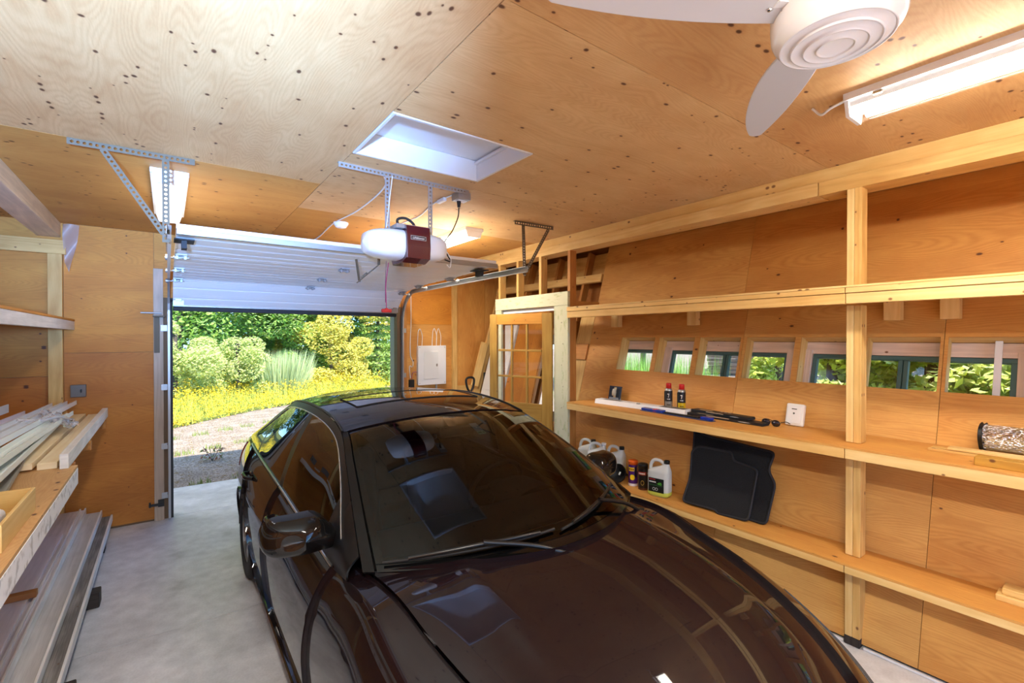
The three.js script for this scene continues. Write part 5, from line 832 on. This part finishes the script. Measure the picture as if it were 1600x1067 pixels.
// open wooden box on the bench
{
  const b = thing('wooden_box', 'small open wooden box with white wrapped bundles on the bench', 'box', [-.58, 1.10, -2.62]), m = M.lum[1];
  mesh('side', bar(-.16, -.148, .0, .1, -.26, .26, 2), m, b); mesh('side', bar(.10, .112, .0, .1, -.26, .26, 2), std({ map: TX.lum, color: C(255, 252, 250), roughness: .6 }), b); mesh('end', bar(-.148, .10, .0, .1, -.26, -.248, 0), m, b); mesh('end', bar(-.148, .10, .0, .1, .248, .26, 0), m, b); mesh('base', bar(-.148, .10, .0, .01, -.248, .248, 2), m, b);
  for (const [x, z, l] of [[-.08, -.05, 'white wrapped bundle in the box at the back'], [.02, .08, 'white wrapped bundle in the box nearest the camera']]) tag(mesh('paper_bundle', new RoundedBoxGeometry(.085, .07, .3, 3, .025).translate(-.58 + x, 1.10 + .0455, -2.62 + z), std({ color: C(228, 226, 230), roughness: .6 })), l, 'bundle', 'white wrapped bundles');
}
// boards stacked on sleepers on the floor
[-5.37, -4.32, -3.2, -2.2].forEach((z, i) => tag(mesh('sleeper', bar(-.86, -.385 - .015 * (i === 0 ? 4 : 0), 0, .10, z - .06, z + .06, 0, .006), M.sleeper), ['dark weathered sleeper on the floor nearest the far wall', 'dark weathered sleeper second from the far wall', 'dark weathered sleeper third from the far wall', 'dark weathered sleeper nearest the camera'][i], 'sleeper', 'sleepers under the board stack'));
const whiteEdge = std({ map: TX.grey, color: C(255, 255, 255), roughness: .55 });
function stackBoard(label, x0, x1, y0, y1, m, lips) {
  const t = thing('board', label, 'board', [0, 0, 0], 'boards stacked on sleepers');
  mesh('plank', bar(x0, x1, y0, y1, -5.88, -1.5, 2, .004), m, t);
  for (const [a, b, c, d] of lips) mesh('edge_strip', bar(a, b, c, d, -5.88, -1.5, 2, .002), whiteEdge, t, null, 'whitish edge strip');
}
stackBoard('rough dark weathered plank on the outer edge of the floor stack', -.60, -.447, .10, .150, std({ map: TX.old, color: C(255, 252, 250), roughness: .8, bumpMap: TX.old, bumpScale: .004 }), [[-.4465, -.432, .10, .160]]);
stackBoard('plain weathered plank hidden under the floor stack', -.84, -.602, .10, .150, M.old, []);
stackBoard('grey smooth board stepped back on the floor stack', -.72, -.520, .161, .205, std({ map: TX.grey, color: C(214, 213, 212), roughness: .5 }), [[-.5195, -.507, .161, .217]]);
stackBoard('pale double-lipped board third from the outer edge', -.84, -.632, .206, .246, std({ map: TX.grey, color: C(246, 242, 246), roughness: .45 }), [[-.6315, -.620, .206, .262], [-.668, -.656, .2465, .262]]);
tag(mesh('white_panel', bar(-.875, -.69, .2465, .262, -5.2, -1.5, 2), std({ color: C(232, 228, 234), roughness: .4, map: dataTex(128, 256, (u, v) => { const n = fbm(u * 4, v * 20, 3), s = n2b(u * 6, v * 60); const t = clamp(.15 + .25 * n + .08 * s); return [255 - 40 * t, 252 - 40 * t, 252 - 34 * t]; }) })), 'large white faced panel on top of the floor stack', 'panel');
tag(mesh('spacer_stick', bar(-.88, -.655, .2625, .30, -4.08, -4.03, 0), std({ map: TX.lum2, color: C(200, 160, 140), roughness: .6 })), 'brown spacer stick lying across the white panel', 'stick');

// ------------------------------------------------------------------ outside
const leafMats = {};
function leafGeo(n, place, size, f, tone) {          // loose leaves as small folded quads; tone -> linear rgb
  const pos = new Float32Array(n * 18), col = new Float32Array(n * 18);
  const a = V3(), b = V3(), c = V3(), d = V3(), q = new THREE.Quaternion(), e = new THREE.Euler();
  for (let i = 0; i < n; i++) {
    const p = place(f, i), s = size * rr(.6, 1.3, f); q.setFromEuler(e.set(rr(-.85, .95, f), rr(-1.2, 1.2, f), rr(-.85, .85, f)));
    a.set(-s, 0, 0).applyQuaternion(q); b.set(0, 0, .55 * s).applyQuaternion(q); c.set(s, .15 * s, 0).applyQuaternion(q); d.set(0, 0, -.55 * s).applyQuaternion(q);
    const t = tone(f, p), T = [a, b, c, a, c, d];
    for (let k = 0; k < 6; k++) { pos.set([p[0] + T[k].x, p[1] + T[k].y, p[2] + T[k].z], i * 18 + k * 3); col.set(t, i * 18 + k * 3); }
  }
  const g = new THREE.BufferGeometry(); g.setAttribute('position', new THREE.BufferAttribute(pos, 3)); g.setAttribute('color', new THREE.BufferAttribute(col, 3)); g.computeVertexNormals(); return g;
}
const leafM = phys({ vertexColors: true, roughness: 1, transmission: .45, thickness: 0, side: THREE.DoubleSide });
const bladeM = std({ vertexColors: true, roughness: .9, side: THREE.DoubleSide });
const tones = {
  green: (f) => { const k = rr(.6, 1.35, f); return [.30 * k, .50 * k, .07 * k]; },
  yellow: (f) => { const k = rr(.7, 1.3, f), m = f(); return [lerp(.56, .78, m) * k, lerp(.62, .62, m) * k, lerp(.08, .10, m) * k]; },
  pale: (f) => { const k = rr(.7, 1.3, f); return [.56 * k, .64 * k, .2 * k]; },
  dark: (f) => { const k = rr(.6, 1.3, f); return [.15 * k, .28 * k, .05 * k]; },
  bright: (f) => { const k = rr(.7, 1.15, f); return [.72 * k, .84 * k, .20 * k]; },
  lime: (f) => { const k = rr(.7, 1.4, f); return [.54 * k, .66 * k, .11 * k]; },
};
const bark = std({ map: TX.old, color: C(190, 176, 160), roughness: .9 }), birch = std({ color: C(214, 208, 196), roughness: .8 });
const GY = -.06;
const gravelTex = dataTex(512, 512, (u, v) => { const a = n2a(u * 110, v * 110), b = n2b(u * 46, v * 46), c = fbm(u * 6, v * 6, 4), g = 130 + 42 * a + 26 * b + 24 * c, br = sstep(.2, .55, fbm(u * 18 + 3, v * 18, 3)); return [g + 8 - 16 * br, g - 3 - 26 * br, g - 18 - 50 * br]; });
const ground = struct('ground', 'pale gravel yard outside the garage', 'ground');
{
  const gm = std({ map: gravelTex, roughness: .95, bumpMap: gravelTex, bumpScale: .02 });
  const flat = (x0, x1, z0, z1) => mesh('gravel', slab(x0, x1, GY - .3, GY, z0, z1, 0, [2.5, 2.5]), gm, ground);
  flat(-45, 60, -60, -7.13); flat(-45, -1.1, -7.13, 3.7); flat(3.8, 6.5, -7.13, 3.7); flat(-45, 60, 3.7, 40); flat(-1.1, 3.8, 3.62, 3.7);
  // the bank rising on the right of the garage
  mesh('bank', boxUV(patch((u, v) => [6.5 + 55 * u * u + 8 * u * (1 - u), GY + 1.25 * sstep(0, .45, u) + 1.2 * u, lerp(3.7, -7.13, v)], 30, 4), 0, 2.5, 2.5), gm, ground);
}
// meadow with yellow flowers: its front edge runs away to the right
const edgeZ = (x) => -12.4 - .82 * (x - .1) - .35 * Math.sin(x * .9) ;
{
  const f = rng(77), N = 60000, pos = [], col = [], fp = [], fc = [];
  const soil = mesh('meadow', patch((u, v) => { const x = lerp(-22, 34, u), z = lerp(edgeZ(x) + .2, edgeZ(x) - 42, v); return [x, GY + .01 + .75 * v, z]; }, 40, 6, .05, true), std({ color: C(104, 118, 54), roughness: .95 })); tag(soil, 'grassy meadow strip behind the gravel yard', 'meadow');
  for (let i = 0; i < N; i++) {
    const x = rr(-9, 20, f), dd = Math.pow(f(), 1.5) * 8 - .25, z = edgeZ(x) - dd + (f() - .5) * .3, y = GY + .01 + Math.max(0, .25 * dd / 14), h = rr(.2, .62, f) * Math.min(1, .45 + dd), a = f() * 6.28, w = .008, lx = rr(-.12, .12, f), lz = rr(-.12, .12, f);
    const k = rr(.6, 1.3, f), t = [.46 * k, .52 * k, .09 * k];
    pos.push(x - Math.cos(a) * w, y, z - Math.sin(a) * w, x + Math.cos(a) * w, y, z + Math.sin(a) * w, x + lx, y + h, z + lz); for (let q = 0; q < 3; q++) col.push(...t);
    if (f() < .62 * (dd < 6 ? 1 : .4) * (.5 + .5 * n2a(x * .5, z * .5) > .25 ? 1 : .35)) fp.push([x + lx, y + h, z + lz]);
  }
  const g = new THREE.BufferGeometry(); g.setAttribute('position', new THREE.Float32BufferAttribute(pos, 3)); g.setAttribute('color', new THREE.Float32BufferAttribute(col, 3)); g.computeVertexNormals();
  const gr = mesh('meadow_grass', g, bladeM); tag(gr, 'tall yellow-green meadow grass beyond the gravel', 'grass'); gr.userData.kind = 'stuff';
  const fl = leafGeo(fp.length * 3, (r, i) => { const p = fp[Math.floor(i / 3)]; return [p[0] + rr(-.05, .05, r), p[1] + rr(-.07, .03, r), p[2] + rr(-.05, .05, r)]; }, .022, f, (r) => { const k = rr(.8, 1.15, r); return [.92 * k, .66 * k, .02]; });
  const fm = mesh('yellow_flowers', fl, bladeM); tag(fm, 'yellow wildflowers covering the meadow', 'flowers'); fm.userData.kind = 'stuff';
}
// trees and shrubs behind the meadow
function tree(label, name, x, z, h, r, y0, tone, n, size, seed, trunkM = bark, lean2 = 0, group = 'trees behind the meadow', gy = GY) {
  const t = thing(name, label, name.includes('shrub') ? 'shrub' : 'tree', [x, gy, z], group), f = rng(seed), C0 = [];
  for (let i = 0; i < 14; i++) C0.push([rr(-.7, .7, f) * r, lerp(y0, h, f()), rr(-.7, .7, f) * r, rr(.28, .55, f) * r]);
  const place = (g) => { const c = C0[Math.floor(g() * C0.length)], a = g() * 6.283, b = Math.acos(rr(-1, 1, g)), q = c[3] * Math.cbrt(rr(.3, 1, g)); return [c[0] + q * Math.sin(b) * Math.cos(a), Math.max(.05, c[1] + q * Math.cos(b) * .8), c[2] + q * Math.sin(b) * Math.sin(a)]; };
  mesh('foliage', leafGeo(n, place, size, f, tones[tone]), leafM, t);
  const tr = [[0, 0, 0], [lean2 * .3, h * .3, .05], [lean2 * .7, h * .6, -.05], [lean2, h * .92, 0]]; const tg = tube(tr, .045 + h * .008, 24, 8); mesh('trunk', tg, trunkM, t);
  if (h > 3) for (let k = 0; k < 4; k++) { const c = C0[k]; const b = h * rr(.3, .6, f); mesh('branch', tube([[lean2 * b / h, b, 0], [c[0] * .5, lerp(b, c[1], .6), c[2] * .5], [c[0], c[1], c[2]]], .03, 10, 5), trunkM, t); }
  return t;
}
function spruce(label, x, z, h, r, seed) {
  const t = thing('spruce_tree', label, 'tree', [x, GY, z], 'trees behind the meadow'), f = rng(seed);
  mesh('foliage', leafGeo(14000, (g) => { const v = Math.pow(g(), .8), ly = Math.floor(v * 16) / 16, a = g() * 6.283, q = r * (1 - ly) * Math.sqrt(g()); return [q * Math.cos(a), .2 + h * ly - .25 * q + rr(-.06, .06, g), q * Math.sin(a)]; }, .06, f, (g) => { const k = rr(.6, 1.4, g); return [.34 * k, .5 * k, .09 * k]; }), leafM, t); mesh('trunk', cyl(.02, .12, h, 8).translate(0, h / 2, 0), bark, t);
}
const T = [
  ['dark green leafy tree at the left edge of the door opening', 'leafy_tree', .3, -18.5, 8, 2.3, 2.2, 'green', 21000, .075, 1], ['green leafy tree second from left behind the meadow', 'leafy_tree', 2.4, -19.2, 9, 2.2, 2.4, 'green', 21000, .075, 2],
  ['yellow-green tree in the middle of the door view', 'leafy_tree', 5.3, -19.6, 8.5, 2.4, 1.2, 'yellow', 24000, .075, 3], ['yellow-green tree right of the middle with birch-like trunk', 'leafy_tree', 8.2, -21.5, 9.5, 2.4, 2.0, 'yellow', 21000, .075, 4, birch, .5],
  ['pale leaning birch tree near the right edge of the opening', 'birch_tree', 10.8, -22.5, 10, 2.2, 3.2, 'lime', 16500, .075, 5, birch, 1.1], ['slim birch tree behind the leaning one', 'birch_tree', 12.6, -24, 10, 2.6, 2.6, 'lime', 18000, .075, 6, birch, -.5],
  ['tall green tree in the back row at left', 'leafy_tree', -1.8, -24, 12, 3.4, 2, 'dark', 19500, .13, 7], ['tall green tree in the back row behind the middle', 'leafy_tree', 4.2, -26, 12, 3.6, 1.5, 'green', 21000, .13, 8], ['tall dark tree in the back row right of the middle', 'leafy_tree', 9.5, -28, 12, 3.8, 1.2, 'dark', 19500, .13, 9], ['tall green tree in the back row at right', 'leafy_tree', 14.8, -29, 12, 3.8, 1, 'green', 19500, .13, 10],
  ['lime green tree filling the gap behind the middle tree', 'leafy_tree', 6.6, -24.2, 11, 2.8, .8, 'lime', 18000, .11, 14], ['yellow-green tree behind the reed clump', 'leafy_tree', 3.9, -22.2, 10, 2.4, .8, 'yellow', 17000, .1, 15], ['lime green tree behind the birch trees', 'leafy_tree', 12.2, -26, 11, 3, .8, 'lime', 18000, .11, 16],
  ['tall yellow-green tree at the far right back', 'leafy_tree', 18.5, -28, 12, 3.8, 1, 'yellow', 19500, .13, 12], ['dark tree in the back row between two green trees', 'leafy_tree', 1.2, -28, 12, 3.6, 1, 'dark', 18000, .13, 13],
];
for (const [lab, nm, x, z, h, r, y0, tone, n, s, seed, tm, ln] of T) tree(lab, nm, x, z, h, r, y0, tone, n, s, seed, tm, ln);
spruce('young spruce with tiered branches in the middle of the door view', 7.0, -18.9, 5.2, 1.5, 31); spruce('smaller spruce left of the young birch', 9.4, -20.2, 3.6, 1.3, 32);
tree('pale leafy shrub at the left edge behind the flowers', 'leafy_shrub', .15, -15.4, 2.2, 1.25, .35, 'pale', 14000, .042, 41, bark, 0, 'shrubs behind the meadow'); tree('pale leafy shrub beside the reed clump', 'leafy_shrub', 1.7, -16.2, 1.9, 1.1, .3, 'pale', 11000, .042, 42, bark, 0, 'shrubs behind the meadow'); tree('yellowish shrub low beneath the middle tree', 'leafy_shrub', 4.9, -18.1, 2.6, 1.4, .3, 'yellow', 12000, .05, 43, bark, 0, 'shrubs behind the meadow'); tree('green shrub by the right side of the door opening', 'leafy_shrub', 11.2, -21.0, 2.6, 1.7, .3, 'lime', 13000, .055, 44, bark, 0, 'shrubs behind the meadow'); tree('green shrub at the far right of the meadow', 'leafy_shrub', 13.8, -22.2, 2.8, 1.9, .3, 'green', 13000, .055, 45, bark, 0, 'shrubs behind the meadow'); tree('low green shrub behind the flowers near the spruce', 'leafy_shrub', 8.4, -19.6, 1.8, 1.5, .2, 'lime', 9000, .05, 46, bark, 0, 'shrubs behind the meadow');
tree('green undergrowth shrub directly behind the reed clump', 'leafy_shrub', 3.9, -19.3, 2.9, 1.5, .3, 'green', 14000, .055, 47, bark, 0, 'shrubs behind the meadow'); tree('dark undergrowth shrub under the middle trees', 'leafy_shrub', 6.1, -20.6, 2.6, 1.6, .3, 'green', 14000, .06, 48, bark, 0, 'shrubs behind the meadow'); tree('dark undergrowth shrub behind the left pale shrubs', 'leafy_shrub', 1.6, -19.0, 2.6, 1.6, .3, 'green', 12000, .06, 49, bark, 0, 'shrubs behind the meadow');
{
  const rd = thing('reed_clump', 'tall grey-green reed clump among the shrubs', 'reeds', [2.95, GY, -16.6]), f = rng(51), pos = [], col = [];
  for (let i = 0; i < 2400; i++) { const a = f() * 6.283, q = .62 * Math.sqrt(f()), x = q * Math.cos(a), z = q * Math.sin(a), h = rr(.6, 1.6, f), k = rr(.9, 1.9, f), b = f() * 6.28; pos.push(x - .018 * Math.cos(b), 0, z - .018 * Math.sin(b), x + .018 * Math.cos(b), 0, z + .018 * Math.sin(b), x * 1.75 + rr(-.1, .1, f), h, z * 1.75 + rr(-.1, .1, f)); for (let j = 0; j < 3; j++) col.push(.30 * k, .38 * k, .17 * k); }
  const g = new THREE.BufferGeometry(); g.setAttribute('position', new THREE.Float32BufferAttribute(pos, 3)); g.setAttribute('color', new THREE.Float32BufferAttribute(col, 3)); g.computeVertexNormals(); mesh('blades', g, bladeM, rd);
  const wd = thing('weed_plant', 'small reddish weed growing at the edge of the shaded gravel', 'weed', [.55, GY, -8.62]); mesh('leaves', leafGeo(70, (r) => [rr(-.16, .16, r), rr(.02, .2, r), rr(-.12, .12, r)], .03, f, (r) => f() < .5 ? [.20, .26, .07] : [.30, .13, .06]), leafM, wd); mesh('stems', merge([0, 1, 2, 3].map((k) => tube([[0, 0, 0], [.04 * (k - 1.5), .12, .02], [.08 * (k - 1.5), .24, .03]], .004, 6, 4))), bark, wd);
  const tf = mesh('grass_tufts', (() => { const P = [], Q = []; for (let i = 0; i < 2600; i++) { const c = Math.floor(f() * 60), cx = -1 + ((c * 37) % 60) / 60 * 9, czz = -7.25 - ((c * 17) % 60) / 60 * ((c % 3) ? 4.6 : .5), a = f() * 6.28, x = cx + rr(-.14, .14, f), z = czz + rr(-.12, .12, f), h = rr(.03, .11, f), k = rr(.7, 1.3, f); P.push(x - .006 * Math.cos(a), GY, z - .006 * Math.sin(a), x + .006 * Math.cos(a), GY, z + .006 * Math.sin(a), x + rr(-.03, .03, f), GY + h, z + rr(-.03, .03, f)); for (let j = 0; j < 3; j++) Q.push(.20 * k, .28 * k, .06 * k); } const gg = new THREE.BufferGeometry(); gg.setAttribute('position', new THREE.Float32BufferAttribute(P, 3)); gg.setAttribute('color', new THREE.Float32BufferAttribute(Q, 3)); gg.computeVertexNormals(); return gg; })(), bladeM); tag(tf, 'sparse green tufts growing through the gravel yard', 'grass'); tf.userData.kind = 'stuff';
}
// outside the slot windows
tree('bright leafy bush outside the slot window left of the right post', 'leafy_shrub', 5.7, -1.95, 2.3, .75, 1.0, 'bright', 9000, .05, 61, bark, 0, 'shrubs outside the slot windows'); tree('bright leafy bush in the middle of the right slot windows', 'leafy_shrub', 5.75, -1.15, 2.4, .85, 1.0, 'bright', 11000, .05, 62, bark, 0, 'shrubs outside the slot windows'); tree('bright leafy bush furthest right outside the slot windows', 'leafy_shrub', 5.8, -.2, 2.4, .9, 1.0, 'bright', 11000, .05, 67, bark, 0, 'shrubs outside the slot windows'); tree('small leafy bush outside right of the log pile', 'leafy_shrub', 7.6, -3.35, 2.2, .7, .9, 'lime', 5000, .05, 63, bark, 0, 'shrubs outside the slot windows');
tree('leafy tree far outside beyond the log pile', 'leafy_tree', 15, -7.2, 7, 2.4, 2.2, 'green', 6000, .15, 64, bark, 0, 'trees outside the slot windows', 1.1); tree('leafy tree far outside at the left slot window', 'leafy_tree', 14, -11.0, 7, 2.4, 2.0, 'yellow', 6000, .15, 65, bark, 0, 'trees outside the slot windows', .2); tree('leafy tree far outside behind the bright bushes', 'leafy_tree', 14, -3.0, 8, 2.8, 1.4, 'green', 6500, .16, 66, bark, 0, 'trees outside the slot windows', 1.1);
{
  const lp = [], f = rng(71); for (let i = 0; i < 7; i++) { const y = .97 + i * .093; tag(mesh('stacked_timber', bar(11.2, 11.36, y, y + .08, -6.75 + rr(-.04, .04, f), -5.55 + rr(-.04, .04, f), 2, .01), std({ map: TX.old, color: [C(255, 236, 214), C(236, 220, 200)][i % 2], roughness: .85 })), `weathered timber in the pile outside, ${['lowest', 'second', 'third', 'fourth', 'fifth', 'sixth', 'topmost'][i]} from the ground`, 'timber', 'timber pile outside the slot windows'); }
  const r = thing('boulder', 'grey boulder outside beyond the fourth slot window', 'boulder', [13.0, 1.1, -5.2]); const bg = new THREE.IcosahedronGeometry(.5, 3); const p = bg.attributes.position; for (let i = 0; i < p.count; i++) { const v = V3().fromBufferAttribute(p, i), k = 1 + .25 * n3(v.x * 2, v.y * 2, v.z * 2); p.setXYZ(i, v.x * k * 1.2, v.y * k * .7 + .2, v.z * k); } bg.computeVertexNormals(); mesh('stone', bg, std({ color: C(150, 152, 158), roughness: .85 }), r);
  const tg = mesh('tall_grass', (() => { const P = [], Q = [], f2 = rng(81); for (let i = 0; i < 5200; i++) { const x = rr(6.2, 8.2, f2), z = rr(-7, -4.6, f2), a = f2() * 6.28, h = rr(.8, 1.75, f2), k = rr(.7, 1.35, f2); P.push(x - .012 * Math.cos(a), GY, z - .012 * Math.sin(a), x + .012 * Math.cos(a), GY, z + .012 * Math.sin(a), x + rr(-.2, .2, f2), GY + h, z + rr(-.2, .2, f2)); for (let j = 0; j < 3; j++) Q.push(.22 * k, .46 * k, .08 * k); } const gg = new THREE.BufferGeometry(); gg.setAttribute('position', new THREE.Float32BufferAttribute(P, 3)); gg.setAttribute('color', new THREE.Float32BufferAttribute(Q, 3)); gg.computeVertexNormals(); return gg; })(), bladeM); tag(tg, 'tall bright green grass outside the left slot windows', 'grass'); tg.userData.kind = 'stuff';
}

renderer.render(scene, camera);
